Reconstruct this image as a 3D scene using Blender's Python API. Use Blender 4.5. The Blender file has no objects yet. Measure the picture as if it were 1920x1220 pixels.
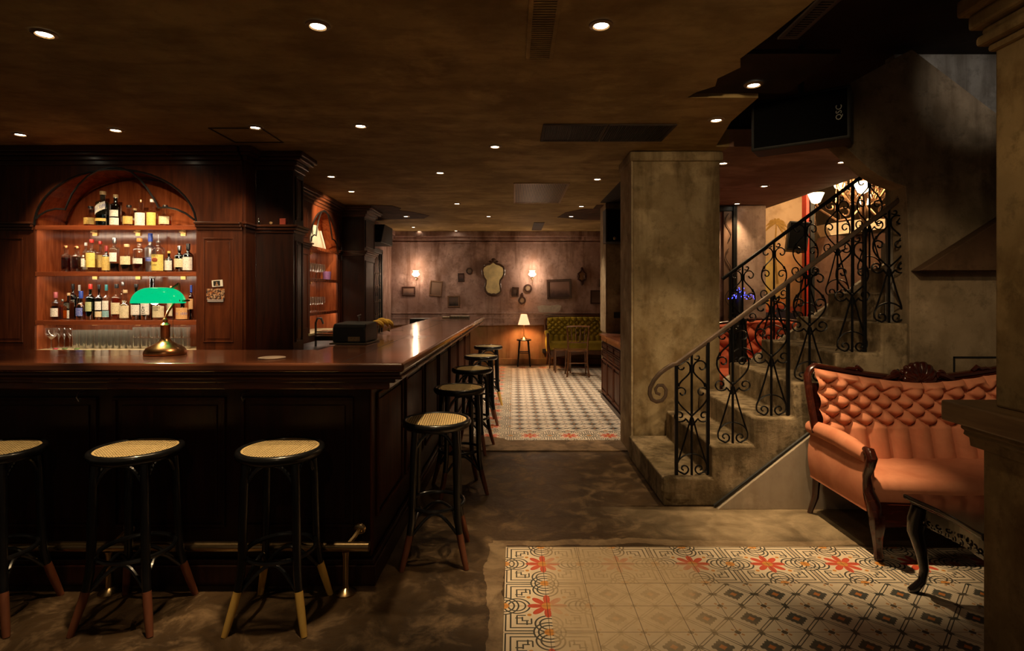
EXPO=0.0
WAMB=0.045
LK=2.6
LEDE=2.2
import bpy, math, random
from mathutils import Matrix, Vector
random.seed(7)
PI = math.pi
S = bpy.context.scene
COL = S.collection
F, CX, HY, H = 1045.0, 963.0, 550.0, 1.446
def P(x, y, Y): return ((x-CX)*Y/F, Y, H-(y-HY)*Y/F)
def FX(x, Y): return (x-CX)*Y/F
def FZ(y, Y): return H-(y-HY)*Y/F
def CE(x, y, z=2.71):
    Y = (z-H)*F/(HY-y); return ((x-CX)*Y/F, Y, z)
WL = {}
# ------------------------------------------------------------------ meshes
class M:
    def __init__(s, T=None): s.v=[]; s.f=[]; s.T=T
    def add(s, vs, fs):
        n=len(s.v)
        if s.T is not None: vs=[tuple(s.T @ Vector(p)) for p in vs]
        s.v += [tuple(p) for p in vs]; s.f += [tuple(i+n for i in f) for f in fs]; return s
    def box(s, x0,x1,y0,y1,z0,z1):
        if x0>x1: x0,x1=x1,x0
        if y0>y1: y0,y1=y1,y0
        return s.add([(x0,y0,z0),(x1,y0,z0),(x1,y1,z0),(x0,y1,z0),(x0,y0,z1),(x1,y0,z1),(x1,y1,z1),(x0,y1,z1)],
            [(0,3,2,1),(4,5,6,7),(0,1,5,4),(1,2,6,5),(2,3,7,6),(3,0,4,7)])
    def prism(s, poly, a, b, ax='z'):
        n=len(poly)
        if ax=='z': w=lambda p,t:(p[0],p[1],t)
        elif ax=='y': w=lambda p,t:(p[0],t,p[1])
        else: w=lambda p,t:(t,p[0],p[1])
        return s.add([w(p,a) for p in poly]+[w(p,b) for p in poly],
            [tuple(range(n))[::-1], tuple(range(n,2*n))]+[(i,(i+1)%n,n+(i+1)%n,n+i) for i in range(n)])
    def lathe(s, prof, c=(0,0,0), n=24, cap=True, sx=1, sy=1, rib=0, nr=12):
        vs=[];fs=[]
        for r,z in prof:
            for i in range(n):
                a=2*PI*i/n; q=r*(1+rib*math.cos(nr*a)); vs.append((c[0]+q*math.cos(a)*sx, c[1]+q*math.sin(a)*sy, c[2]+z))
        for k in range(len(prof)-1):
            for i in range(n):
                j=(i+1)%n; fs.append((k*n+i,k*n+j,(k+1)*n+j,(k+1)*n+i))
        if cap:
            fs.append(tuple(range(n))[::-1]); m=(len(prof)-1)*n; fs.append(tuple(range(m,m+n)))
        return s.add(vs,fs)
    def tube(s, path, r, n=8, closed=False, flat=1.0, cap=True):
        pts=[Vector(p) for p in path]; m=len(pts)
        R=r if isinstance(r,(list,tuple)) else [r]*m
        vs=[];fs=[];prev=None
        for i,p in enumerate(pts):
            if closed: t=pts[(i+1)%m]-pts[i-1]
            else: t=pts[min(i+1,m-1)]-pts[max(i-1,0)]
            if t.length<1e-9: t=Vector((0,0,1))
            t.normalize()
            if prev is None:
                u=t.cross(Vector((0,1,0)) if abs(t.y)<.9 else Vector((1,0,0)))
            else: u=prev-t*prev.dot(t)
            if u.length<1e-6: u=t.orthogonal()
            u.normalize(); prev=u; w=t.cross(u)
            for k in range(n):
                a=2*PI*k/n; vs.append(tuple(p+u*(R[i]*math.cos(a))+w*(R[i]*flat*math.sin(a))))
        for i in range(m if closed else m-1):
            j=(i+1)%m
            for k in range(n):
                l=(k+1)%n; fs.append((i*n+k,i*n+l,j*n+l,j*n+k))
        if cap and not closed:
            fs.append(tuple(range(n))[::-1]); fs.append(tuple(range((m-1)*n,m*n)))
        return s.add(vs,fs)
    def ball(s, c, rx, ry=None, rz=None, n=16, m=10):
        ry=ry or rx; rz=rz or rx
        vs=[(c[0],c[1],c[2]-rz)]
        for j in range(1,m):
            b=-PI/2+PI*j/m
            for i in range(n):
                a=2*PI*i/n; vs.append((c[0]+rx*math.cos(b)*math.cos(a),c[1]+ry*math.cos(b)*math.sin(a),c[2]+rz*math.sin(b)))
        vs.append((c[0],c[1],c[2]+rz)); L=len(vs)-1; fs=[]
        for i in range(n):
            j=(i+1)%n; fs.append((0,1+j,1+i)); fs.append((L,1+(m-2)*n+i,1+(m-2)*n+j))
            for k in range(m-2): fs.append((1+k*n+i,1+k*n+j,1+(k+1)*n+j,1+(k+1)*n+i))
        return s.add(vs,fs)
    def grid(s, fn, nu, nv, cu=False):
        vs=[fn(i/nu,j/nv) for j in range(nv+1) for i in range(nu+1)]
        w=nu+1
        return s.add(vs,[(j*w+i,j*w+i+1,(j+1)*w+i+1,(j+1)*w+i) for j in range(nv) for i in range(nu)])
    def build(s, name, mat, parent=None, smooth=False, bevel=0, origin=None, seg=2, **kw):
        me=bpy.data.meshes.new(name)
        off=Vector((0,0,0))
        if parent is not None: off=Vector(WL.get(parent.name,(0,0,0)))
        elif origin is not None: off=Vector(origin)
        me.from_pydata([tuple(Vector(p)-off) for p in s.v],[],s.f); me.update()
        me.materials.append(mat)
        o=bpy.data.objects.new(name,me); COL.objects.link(o)
        import bmesh
        b=bmesh.new(); b.from_mesh(me); bmesh.ops.recalc_face_normals(b,faces=b.faces); b.to_mesh(me); b.free()
        if smooth:
            for p in me.polygons: p.use_smooth=True
            try:
                me.set_sharp_from_angle(angle=math.radians(42))
            except Exception: pass
        if bevel:
            md=o.modifiers.new('edge','BEVEL'); md.width=bevel; md.segments=seg; md.limit_method='ANGLE'; md.angle_limit=math.radians(35)
        if parent is not None:
            o.parent=parent; WL[o.name]=tuple(off)
        else:
            if origin is not None: o.location=origin
            WL[o.name]=tuple(off)
        for k,v in kw.items(): o[k]=v
        return o
def thing(name, label, cat, loc=(0,0,0), group=None):
    o=bpy.data.objects.new(name,None); COL.objects.link(o); o.location=loc; o.empty_display_size=.1
    o['label']=label; o['category']=cat
    if group: o['group']=group
    WL[o.name]=tuple(loc); return o
def tag(o,label,cat,group=None):
    o['label']=label; o['category']=cat
    if group: o['group']=group
    return o
def struct(o): o['kind']='structure'; return o
def dup(root, loc=None, rotz=None, label=None, group=None, scale=None):
    r=root.copy(); COL.objects.link(r)
    def rec(a,b):
        for ch in kids.get(a.name,[]):
            c=ch.copy(); COL.objects.link(c); c.parent=b; rec(ch,c)
    kids={}
    for o in COL.objects:
        if o.parent: kids.setdefault(o.parent.name,[]).append(o)
    rec(root,r)
    if loc is not None: r.location=loc
    if rotz is not None: r.rotation_euler=(0,0,rotz)
    if scale: r.scale=(scale,)*3
    if label: r['label']=label
    if group: r['group']=group
    return r
# ------------------------------------------------------------------ materials
class E:
    "socket expression"
    nt=None
    def __init__(s,v): s.s=v
    @staticmethod
    def op(o,*a):
        n=E.nt.nodes.new('ShaderNodeMath'); n.operation=o
        for i,x in enumerate(a):
            if isinstance(x,E): E.nt.links.new(x.s,n.inputs[i])
            else: n.inputs[i].default_value=float(x)
        return E(n.outputs[0])
    def __add__(s,o): return E.op('ADD',s,o)
    __radd__=__add__
    def __sub__(s,o): return E.op('SUBTRACT',s,o)
    def __rsub__(s,o): return E.op('SUBTRACT',o,s)
    def __mul__(s,o): return E.op('MULTIPLY',s,o)
    __rmul__=__mul__
    def __truediv__(s,o): return E.op('DIVIDE',s,o)
def eabs(a): return E.op('ABSOLUTE',a)
def emin(a,b): return E.op('MINIMUM',a,b)
def emax(a,b): return E.op('MAXIMUM',a,b)
def lt(a,b): return E.op('LESS_THAN',a,b)
def gt(a,b): return E.op('GREATER_THAN',a,b)
def hyp(a,b): return E.op('SQRT',a*a+b*b)
def mapr(v,a,b,c=0,d=1):
    n=E.nt.nodes.new('ShaderNodeMapRange'); n.inputs[1].default_value=a; n.inputs[2].default_value=b; n.inputs[3].default_value=c; n.inputs[4].default_value=d
    E.nt.links.new(v.s,n.inputs[0]); return E(n.outputs[0])
def coords(kind='Object', scale=(1,1,1)):
    tc=E.nt.nodes.new('ShaderNodeTexCoord'); mp=E.nt.nodes.new('ShaderNodeMapping'); mp.inputs['Scale'].default_value=scale
    if kind=='World':
        g=E.nt.nodes.new('ShaderNodeNewGeometry'); E.nt.links.new(g.outputs['Position'],mp.inputs[0])
    else: E.nt.links.new(tc.outputs[kind],mp.inputs[0])
    return mp.outputs[0]
def xyz(v):
    n=E.nt.nodes.new('ShaderNodeSeparateXYZ'); E.nt.links.new(v,n.inputs[0]); return E(n.outputs[0]),E(n.outputs[1]),E(n.outputs[2])
def noise(v,sc=5,det=4,rough=.55,dist=0):
    n=E.nt.nodes.new('ShaderNodeTexNoise'); n.inputs['Scale'].default_value=sc; n.inputs['Detail'].default_value=det; n.inputs['Roughness'].default_value=rough; n.inputs['Distortion'].default_value=dist
    E.nt.links.new(v,n.inputs['Vector']); return E(n.outputs[0])
def mixc(f,a,b,mode='MIX'):
    n=E.nt.nodes.new('ShaderNodeMix'); n.data_type='RGBA'; n.blend_type=mode
    for i,x in ((0,f),(6,a),(7,b)):
        if isinstance(x,E): E.nt.links.new(x.s,n.inputs[i])
        elif isinstance(x,tuple): n.inputs[i].default_value=(*x,1) if len(x)==3 else x
        elif isinstance(x,(int,float)): n.inputs[i].default_value=x
    return E(n.outputs[2])
def newmat(name):
    m=bpy.data.materials.new(name); m.use_nodes=True; E.nt=m.node_tree
    return m, m.node_tree.nodes['Principled BSDF']
def setc(b,name,x):
    i=b.inputs[name]
    if isinstance(x,E): E.nt.links.new(x.s,i)
    elif isinstance(x,tuple): i.default_value=(*x,1)
    else: i.default_value=x
def bump(b,h,strength=.3,dist=.01):
    n=E.nt.nodes.new('ShaderNodeBump'); n.inputs['Strength'].default_value=strength; n.inputs['Distance'].default_value=dist
    E.nt.links.new(h.s,n.inputs['Height']); E.nt.links.new(n.outputs[0],b.inputs['Normal'])
def plain(name,col,rough=.5,metal=0,var=.15,sc=30,coat=0,emit=None,est=0,bmp=0):
    m,b=newmat(name); v=coords()
    n=noise(v,sc,3)
    setc(b,'Base Color',mixc(mapr(n,.3,.7),tuple(c*(1-var) for c in col),tuple(min(1,c*(1+var)) for c in col)))
    b.inputs['Roughness'].default_value=rough; b.inputs['Metallic'].default_value=metal
    if coat: b.inputs['Coat Weight'].default_value=coat; b.inputs['Coat Roughness'].default_value=.1
    if emit: setc(b,'Emission Color',emit); b.inputs['Emission Strength'].default_value=est
    if bmp: bump(b,n,bmp,.003)
    return m
def wood(name,a,c,rough=.28,axis='z',sc=6,coat=.3,spec=.5,world=False):
    m,b=newmat(name)
    s={'z':(14,14,1.2),'x':(1.2,14,14),'y':(14,1.2,14)}[axis]
    v=coords('World' if world else 'Object',s)
    n=noise(v,sc*.35,6,.6,.6); n2=noise(coords('World' if world else 'Object'),1.3,3)
    f=mapr(n,.32,.68)
    col=mixc(f,a,c); col=mixc(mapr(n2,.35,.7,0,.45),col,tuple(x*.45 for x in a))
    setc(b,'Base Color',col); setc(b,'Roughness',mapr(n2,.3,.7,rough*.75,rough*1.35))
    b.inputs['Specular IOR Level'].default_value=spec
    b.inputs['Coat Weight'].default_value=coat; b.inputs['Coat Roughness'].default_value=.17
    bump(b,n,.08,.002); return m
def plaster(name,cols,sc=1.2,drip=.5,rough=.85,low=None,bs=.35,dark=(.05,.03,.015),stain=.5,streak=None):
    m,b=newmat(name); v=coords('World')
    n1=noise(v,sc,8,.62,.1); n2=noise(coords('World',(4.2,4.2,.45)),1.0,7,.62,.2); n3=noise(v,11,8,.75); n4=noise(coords('World',(1,1,.6)),sc*2.2,8,.6,.15); n5=noise(v,sc*1.7,7,.62,.1)
    c=mixc(mapr(n1,.40,.60),cols[0],cols[1]); c=mixc(mapr(n4,.48,.64,0,.8),c,cols[2])
    c=mixc(mapr(n5,.55,.66,0,.7),c,tuple(min(1,x*1.35) for x in cols[1]))
    c=mixc(mapr(n2,.52,.66,0,drip),c,dark)
    c=mixc(mapr(n3,.52,.66,0,stain),c,tuple(x*.45 for x in cols[0]))
    if streak:
        n6=noise(coords('World',(1.6,4.2,1)),1.5,6,.6,.2); c=mixc(mapr(n6,.44,.66,0,.55),c,streak)
    if low:
        x,y,z=xyz(v); zz=z+mapr(n1,.3,.7,-.02,.02)
        lc=mixc(mapr(n1,.42,.58),low[0],low[1]); lc=mixc(mapr(n2,.48,.64,0,.75),lc,low[2]); lc=mixc(mapr(n4,.5,.62,0,.5),lc,(.20,.15,.05))
        c=mixc(lt(zz,.80),c,lc)
    setc(b,'Base Color',c); b.inputs['Roughness'].default_value=rough
    b.inputs['Specular IOR Level'].default_value=.25
    bump(b,n3*.4+n1,bs,.03); return m
def glass(name,tint=(.95,.95,.95),rough=.03,amt=.10,gl=(1,1,1),dif=0):
    m=bpy.data.materials.new(name); m.use_nodes=True; E.nt=nt=m.node_tree
    nt.nodes.remove(nt.nodes['Principled BSDF'])
    t=nt.nodes.new('ShaderNodeBsdfTransparent'); g=nt.nodes.new('ShaderNodeBsdfGlossy'); g.inputs['Roughness'].default_value=rough; g.inputs[0].default_value=(*gl,1)
    n=noise(coords(),4,2)
    E.nt.links.new(mixc(mapr(n,.3,.7),tuple(x*.93 for x in tint),tint).s,t.inputs[0])
    lw=nt.nodes.new('ShaderNodeLayerWeight'); lw.inputs[0].default_value=.35
    f=mapr(E(lw.outputs['Facing']),0,1,amt*.6,min(.9,amt*6))
    mx=nt.nodes.new('ShaderNodeMixShader'); nt.links.new(f.s,mx.inputs[0]); nt.links.new(t.outputs[0],mx.inputs[1]); nt.links.new(g.outputs[0],mx.inputs[2])
    out=mx.outputs[0]
    if dif:
        df=nt.nodes.new('ShaderNodeBsdfTranslucent'); df.inputs[0].default_value=(.85,.84,.75,1); d2=nt.nodes.new('ShaderNodeBsdfDiffuse'); d2.inputs[0].default_value=(.85,.84,.75,1)
        m1=nt.nodes.new('ShaderNodeMixShader'); nt.links.new(df.outputs[0],m1.inputs[1]); nt.links.new(d2.outputs[0],m1.inputs[2])
        m2=nt.nodes.new('ShaderNodeMixShader'); nt.links.new(mapr(n,.35,.65,dif*.5,dif*1.5).s,m2.inputs[0]); nt.links.new(out,m2.inputs[1]); nt.links.new(m1.outputs[0],m2.inputs[2]); out=m2.outputs[0]
    nt.links.new(out,nt.nodes['Material Output'].inputs[0]); return m
def glow(name,col,st,base=(.8,.7,.6)):
    m,b=newmat(name); n=noise(coords(),8,2)
    setc(b,'Base Color',base); setc(b,'Emission Color',mixc(mapr(n,.3,.7),tuple(x*.92 for x in col),col)); b.inputs['Emission Strength'].default_value=st; return m

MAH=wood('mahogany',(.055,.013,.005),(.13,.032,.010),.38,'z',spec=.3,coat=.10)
MAHX=wood('mahogany_x',(.05,.015,.007),(.11,.034,.014),.30,'x',spec=.4)
MAHY=wood('mahogany_y',(.055,.013,.005),(.13,.032,.010),.30,'y',spec=.4)
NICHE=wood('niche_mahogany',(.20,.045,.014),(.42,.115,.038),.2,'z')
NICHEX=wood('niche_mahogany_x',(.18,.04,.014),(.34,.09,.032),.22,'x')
DMAH=wood('dark_mahogany',(.016,.005,.003),(.038,.010,.005),.4,'z',spec=.25,coat=.08)
TOP=wood('bar_top',(.085,.026,.011),(.16,.052,.022),.24,'x',coat=.6)
TOP.node_tree.nodes['Principled BSDF'].inputs['Coat Roughness'].default_value=.10
CARV=wood('carved_wood',(.025,.005,.003),(.07,.014,.007),.2,'x',coat=.6)
BLACKW=plain('black_lacquer',(.008,.008,.009),.28,0,.3,20,coat=.35)
def stoolfoot(nm,a,c): return wood(nm,a,c,.5,'z',8,0)
FOOTG=stoolfoot('gold_foot',(.80,.46,.09),(.92,.62,.18)); FOOTR=stoolfoot('red_foot',(.16,.045,.02),(.24,.08,.035))
BRASS=plain('aged_brass',(.50,.36,.19),.24,1,.25,12); GOLD=plain('bright_brass',(.62,.36,.13),.28,1,.2,15)
MAHS=wood('matte_mahogany',(.05,.014,.006),(.12,.034,.013),.55,'z',spec=.18,coat=0)
COPPER=plain('brushed_copper',(.74,.33,.14),.28,1,.2,20)
IRON=plain('wrought_iron',(.010,.010,.011),.42,.6,.3,60)
HANDR=plain('worn_rail_paint',(.16,.11,.08),.35,.3,.3,10)
BLACK=plain('matte_black',(.008,.008,.008),.55,0,.2)
GRILLE=plain('speaker_grille',(.003,.003,.0035),.9,0,.4,180,bmp=.5)
for _m in (GRILLE,): _m.node_tree.nodes['Principled BSDF'].inputs['Specular IOR Level'].default_value=.08
DARKB=plain('dark_brown_board',(.035,.02,.013),.8,0,.4,6)
STEEL=plain('brushed_steel',(.5,.5,.5),.3,1,.1)
WHITE=plain('white_paint',(.75,.72,.66),.5,0,.06); CREAM=plain('cream_paint',(.65,.52,.36),.6,0,.1)
# ------------------------------------------------------------------ room materials
PINK=plaster('stained_pink_plaster',((.32,.20,.175),(.50,.35,.31),(.24,.14,.105)),1.1,.8,low=((.26,.105,.04),(.36,.19,.09),(.13,.06,.02)),dark=(.12,.055,.03))
TAN=plaster('mottled_pillar_plaster',((.24,.17,.085),(.38,.295,.175),(.16,.10,.04)),1.6,.7,dark=(.09,.055,.025))
RIM=plaster('pale_pillar_edge',((.36,.27,.16),(.45,.35,.22),(.28,.18,.09)),3,.3)
GREYP=plaster('old_grey_plaster',((.21,.16,.10),(.36,.28,.19),(.15,.105,.06)),1.3,.5,dark=(.07,.045,.025))
PALEP=plaster('pale_grey_plaster',((.30,.28,.25),(.42,.40,.37),(.22,.19,.16)),2,.5)
PURP=plaster('dusty_mauve_plaster',((.30,.20,.17),(.40,.29,.25),(.24,.15,.11)),1.5,.35)
CEILM=plaster('ceiling_wash',((.31,.215,.085),(.46,.335,.155),(.22,.145,.055)),.8,.0,bs=.1,stain=.25,streak=(.17,.105,.042))
STRING=plaster('stringer_paint',((.40,.33,.26),(.46,.39,.31),(.34,.27,.2)),1.5,.15,bs=.05,stain=.15)
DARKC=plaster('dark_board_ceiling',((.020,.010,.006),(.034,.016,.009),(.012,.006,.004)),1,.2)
OCHRE=plaster('ochre_column_paint',((.18,.12,.05),(.27,.19,.09),(.12,.07,.025)),2.2,.55,dark=(.08,.04,.015))
# concrete of the stairs: bare pale top wear, dark risers come from light only
CONC=plaster('stair_concrete',((.20,.15,.085),(.40,.31,.20),(.085,.06,.03)),2.6,.8,bs=.9,dark=(.05,.033,.015),stain=.8)
# mural wall: painted pale yellow/orange bands with a dark band low down and a palm
def mural():
    m,b=newmat('painted_mural'); v=coords('World'); x,y,z=xyz(v); n=noise(v,2,5,.6,.6); n2=noise(v,7,5)
    zz=z+mapr(n,.3,.7,-.10,.10)
    c=mixc(mapr(zz,1.95,2.15),(.82,.66,.14),(.52,.34,.20))
    c=mixc(mapr(x,3.9,4.5),c,mixc(mapr(zz,2.1,2.3),(.52,.26,.11),(.52,.34,.20)))
    c=mixc(lt(zz,1.30),c,(.60,.20,.05)); c=mixc(lt(zz,1.20),c,(.45,.07,.03)); c=mixc(lt(zz,1.14),c,(.03,.02,.035)); c=mixc(lt(zz,.98),c,(.40,.30,.10))
    c=mixc(mapr(n2,.5,.7,0,.5),c,(.3,.17,.08))
    setc(b,'Base Color',c); b.inputs['Roughness'].default_value=.85; return m
MURAL=mural()
def floormat():
    m,b=newmat('worn_concrete_floor'); v=coords('World'); x,y,z=xyz(v)
    n1=noise(v,1.1,7,.65,.8); n2=noise(v,5,7,.7,.5); n3=noise(v,22,5,.7); n4=noise(v,2.3,4,.6)
    c=mixc(mapr(n1,.34,.66),(.022,.012,.005),(.082,.047,.020)); c=mixc(mapr(n2,.5,.66,0,.8),c,(.20,.125,.062)); c=mixc(mapr(n3,.56,.75,0,.7),c,(.02,.012,.006))
    # pale mortar rim round the tiled patch
    j=mapr(n4,.3,.7,-.035,.035)
    rx=eabs(x+.085+j); r1=lt(rx,.045)*lt(y,3.23)
    r2=lt(eabs(y-3.235+j),.035)*gt(x,-.12)
    pale=mixc(mapr(n2,.4,.6),(.14,.09,.05),(.27,.19,.11))
    c=mixc(emax(r1,r2)*.85,c,pale)
    far=mapr(y,3.1,3.35)*mapr(x+j*4,.5,1.3)*lt(y,3.78); c=mixc(far*mapr(n2,.3,.65,.3,.95),c,(.34,.26,.16))  # pool of light behind the tiles, painted into the floor colour
    setc(b,'Base Color',c); setc(b,'Roughness',mapr(n2,.3,.7,.34,.62)); bump(b,n2+n3*.4,.5,.01); return m
FLOORM=floormat()
X0=-.045
def tilemat(name,bx0,by0,sgn,worn):
    """diamond field tiles with a two-tile-wide border along x<bx0 and on the sgn side of by0"""
    m,b=newmat(name); v=coords('World'); x,y,z=xyz(v)
    Y0={'front':3.174,'hall':5.46}[name.split('_')[0]]
    X1=X0 if worn else -.032
    n1=noise(v,2.2,5,.6,.5); n2=noise(v,30,4)
    # border module .4
    def fr(e): return E.op('FRACT',e)
    def border(sx,sy):
        a=eabs(fr((x-X1)/.4+20+sx)*2-1); c=eabs(fr((y-Y0)/.4+40+sy)*2-1)
        d1=hyp(a-1,c); d2=hyp(a,c-1); r=hyp(a,c)
        def line(e,w=.018): return lt(eabs(e),w)
        def ring(d,r0): return line(d-r0,.02)
        e1=hyp(a-.70,c); e2=hyp(a,c-.70)
        inr=lt(emin(d1,d2),.44)
        rings=emax(emax(emax(ring(d1,.24),ring(d1,.34)),emax(ring(d2,.24),ring(d2,.34))),emax(emax(ring(e1,.20),ring(e1,.30)),emax(ring(e2,.20),ring(e2,.30))))
        mx=emax(a,c); mn=emin(a,c); out=gt(emin(emin(d1,d2),emin(e1,e2)),.34)
        L=emax(emax(line(mx-.95),line(mx-.84)),emax(line(mx-.70)*gt(mn,.38),line(mx-.58)*gt(mn,.44)))
        L=emax(L,line(mn-.38)*gt(mx,.50)*lt(mx,.70))
        L=emax(L,line(mn-.48)*gt(mx,.58)*lt(mx,.74))
        dark=emax(rings,L*out)
        ang=E.op('ARCTAN2',a,c); pet=eabs(E.op('COSINE',ang*4))
        red=lt(r,.16+pet*.30)*gt(r,.0); yel=lt(r,.13)
        od=emax(lt(hyp(a-.42,c-.36),.05),lt(emin(d1,d2),.12))
        col=(.72,.61,.46)
        k=mixc(dark,col,(.045,.05,.045)); k=mixc(red,k,(.60,.075,.035)); k=mixc(emax(yel,od),k,(.62,.26,.05)); return k
    kb=border(0,0)
    u=fr((x-X1)/.2+20)*2-1; w=fr((y-Y0)/.2+40)*2-1; a=eabs(u); c=eabs(w); s=a+c
    l=emax(lt(eabs(s-.86),.03 if worn else .045),lt(eabs(s-1.04),.03 if worn else .045))
    node=lt(eabs(s-.96),.11)*lt(emin(a,c),.11)
    jag=E.op('SINE',(u-w)*22)*E.op('SINE',(u+w)*22)
    core=lt(s+.045*jag,.50 if worn else .60); star=lt(emax(a,c)*.9+emin(a,c)*1.1,.17)
    q=hyp(a-1,c-1); dot=lt(q,.13); petl=lt(q,.30)*gt(q,.17)*lt(eabs(a-c),.07)
    kf=mixc(emax(l,node),(.68,.59,.46) if worn else (.78,.68,.55),(.04,.05,.045)); kf=mixc(core,kf,(.045,.06,.06)); kf=mixc(star,kf,(.50,.17,.03)); kf=mixc(dot,kf,(.06,.06,.05)); kf=mixc(petl,kf,(.48,.2,.04))
    isb=emax(lt(x,bx0),(gt(y,by0) if sgn>0 else lt(y,by0)))
    if not worn: isb=emax(isb,gt(y,10.72))
    k=mixc(isb,kf,kb)
    if worn:
        d=hyp((x-.50)*1.0,(y-2.70)*.9)+mapr(n1,.3,.7,-.18,.18)
        # whole tiles have faded unevenly
        vv=E.nt.nodes.new('ShaderNodeTexWhiteNoise'); cb=E.nt.nodes.new('ShaderNodeCombineXYZ')
        E.nt.links.new(E.op('FLOOR',(x-X1)/.2+20).s,cb.inputs[0]); E.nt.links.new(E.op('FLOOR',(y-Y0)/.2+40).s,cb.inputs[1]); E.nt.links.new(cb.outputs[0],vv.inputs[0])
        wn=E(vv.outputs[0]); f=mapr(d+wn*.22-.11,.30,.66,.84,0)*gt(x,.17)
        k=mixc(f,k,mixc(mapr(n2,.3,.7),(.50,.37,.22),(.58,.44,.28)))
        f2=mapr(d,.7,1.2,.04,0); k=mixc(f2,k,(.5,.36,.2))
    gr=emax(gt(a,.985),gt(c,.985)); k=mixc(gr*.8,k,(.05,.03,.015))
    k=mixc(mapr(n1,.45,.75,0,.35),k,(.30,.19,.10))
    setc(b,'Base Color',k); setc(b,'Roughness',mapr(n1,.3,.7,.38,.6)); bump(b,1-gr,.3,.004); return m
TILEF=tilemat('front_patch_tiles',X0+.4,3.174-.4,1,True)
TILEH=tilemat('hall_tiles',-.032,5.46+.4,-1,False)
# ------------------------------------------------------------------ camera
cam=bpy.data.cameras.new('camera'); cam.sensor_width=36; cam.lens=F/1920*36; cam.shift_x=-(CX-960)/1920; cam.shift_y=-(610-HY)/1920; cam.clip_start=.05
co=bpy.data.objects.new('camera',cam); COL.objects.link(co); co.location=(0,0,H); co.rotation_euler=(PI/2,0,0); S.camera=co
S.view_settings.view_transform='Standard'; S.view_settings.look='None'; S.view_settings.gamma=1; S.view_settings.use_curve_mapping=False
S.view_settings.exposure=EXPO
wd=bpy.data.worlds.new('world'); S.world=wd; wd.use_nodes=True; bg=wd.node_tree.nodes['Background']; bg.inputs[0].default_value=(1,.72,.45,1); bg.inputs[1].default_value=WAMB
S.cycles.max_bounces=8; S.cycles.transparent_max_bounces=40; S.cycles.sample_clamp_indirect=4; S.cycles.caustics_reflective=False; S.cycles.caustics_refractive=False
# ------------------------------------------------------------------ shell
struct(M().box(-7,7.5,-.6,12.5,-.12,0).build('floor',FLOORM))
struct(M().prism([(X0,-.5),(4.2,-.5),(4.2,3.174),(X0,3.174)],0,.004).build('floor_tiles',TILEF,bevel=.001))
random.seed(3)
edge=[(-.06,5.46),(-.10,5.53),(-.17,5.56),(-.22,5.60),(-.30,5.60),(-.36,5.58),(-.432,5.60)]
struct(M().prism([(1.25,5.46)]+edge+[(-.432,11.12),(3.0,11.12),(3.0,8.3),(1.25,8.3)],0,.004).build('floor_tiles',TILEH,bevel=.001))
struct(M().prism([(1.25,5.10),(-.9,5.10),(-.9,5.60),(-.432,5.60)]+edge[::-1][1:]+[(1.25,5.46)],0,.012).build('trim_1',plaster('worn_step_strip',((.13,.08,.04),(.22,.145,.08),(.08,.05,.025)),3,.2,rough=.55),bevel=.004))
# ceilings: low plaster ceiling, ragged where the lath above shows
ceil=M()
ceil.prism([(-7,-.6),(1.40,-.6),(1.38,1.2),(1.30,2.4),(1.26,2.75),(1.22,3.0),(1.27,3.12),(1.20,3.28),(1.23,3.40),(1.15,3.50),(1.12,3.60),(1.58,3.60),(1.60,4.1),(1.74,4.80),(1.86,4.80),(1.86,7.96),(2.95,7.96),(2.95,11.5),(-7,11.5)],2.71,2.86)
struct(ceil.build('ceiling',CEILM))
struct(M().prism([(1.861,4.8),(3.69,4.8),(3.69,8.3),(2.96,8.3),(2.96,7.955),(1.861,7.955)],2.71,2.86).build('ceiling_mauve',plaster('mauve_ceiling',((.34,.20,.16),(.44,.28,.235),(.26,.15,.11)),.8,0,bs=.1,stain=.2,streak=(.20,.11,.08))))
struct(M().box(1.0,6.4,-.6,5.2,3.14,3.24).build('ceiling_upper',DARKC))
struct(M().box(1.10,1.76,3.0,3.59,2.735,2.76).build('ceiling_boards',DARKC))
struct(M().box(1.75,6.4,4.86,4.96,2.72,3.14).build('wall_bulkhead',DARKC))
struct(M().box(3.60,9.5,5.2,11.6,4.0,4.1).build('ceiling_hall',CEILM))
struct(M().box(3.69,3.75,4.97,8.3,2.71,4.0).build('wall_hall_upper',PURP))
# back wall and left return
struct(M().box(-2.66,3.1,11.4,11.55,0,2.71).build('wall_back',PINK))
struct(M().box(-2.66,-2.5,8.72,11.4,0,2.71).build('wall_left',PINK))
w=M(); w.box(-2.5,3,11.30,11.4,2.60,2.71); w.box(-2.5,3,11.34,11.4,2.53,2.60); w.box(-2.5,3,11.37,11.4,2.48,2.50)
w.box(-2.5,-2.40,8.73,11.30,2.62,2.71); w.box(-2.5,-2.44,8.73,11.34,2.55,2.62)
struct(w.build('trim_2',PINK,bevel=.012))
w=M(); w.box(-2.5,3,11.375,11.4,1.03,1.06); w.box(-2.5,3,11.385,11.4,.93,.945); w.box(-2.5,3,11.36,11.4,.79,.83)
struct(w.build('trim_3',PINK,bevel=.006))
struct(M().box(-2.5,3,11.37,11.4,0,.12).build('baseboard_back',PINK,bevel=.006))
# pale bare plaster patch on the back wall
pp=[P(x,y,11.398) for x,y in [(1007,574),(1016,572),(1030,573),(1045,571),(1053,573),(1050,581),(1043,588),(1030,591),(1018,589),(1010,583)]]
tag(M().prism([(p[0],p[2]) for p in pp],11.386,11.4,'y').build('plaster_patch',plain('bare_filler',(.55,.50,.44),.9,0,.15,20)),'pale bare filler patch on the stained wall above the green sofa','patch')
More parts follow.
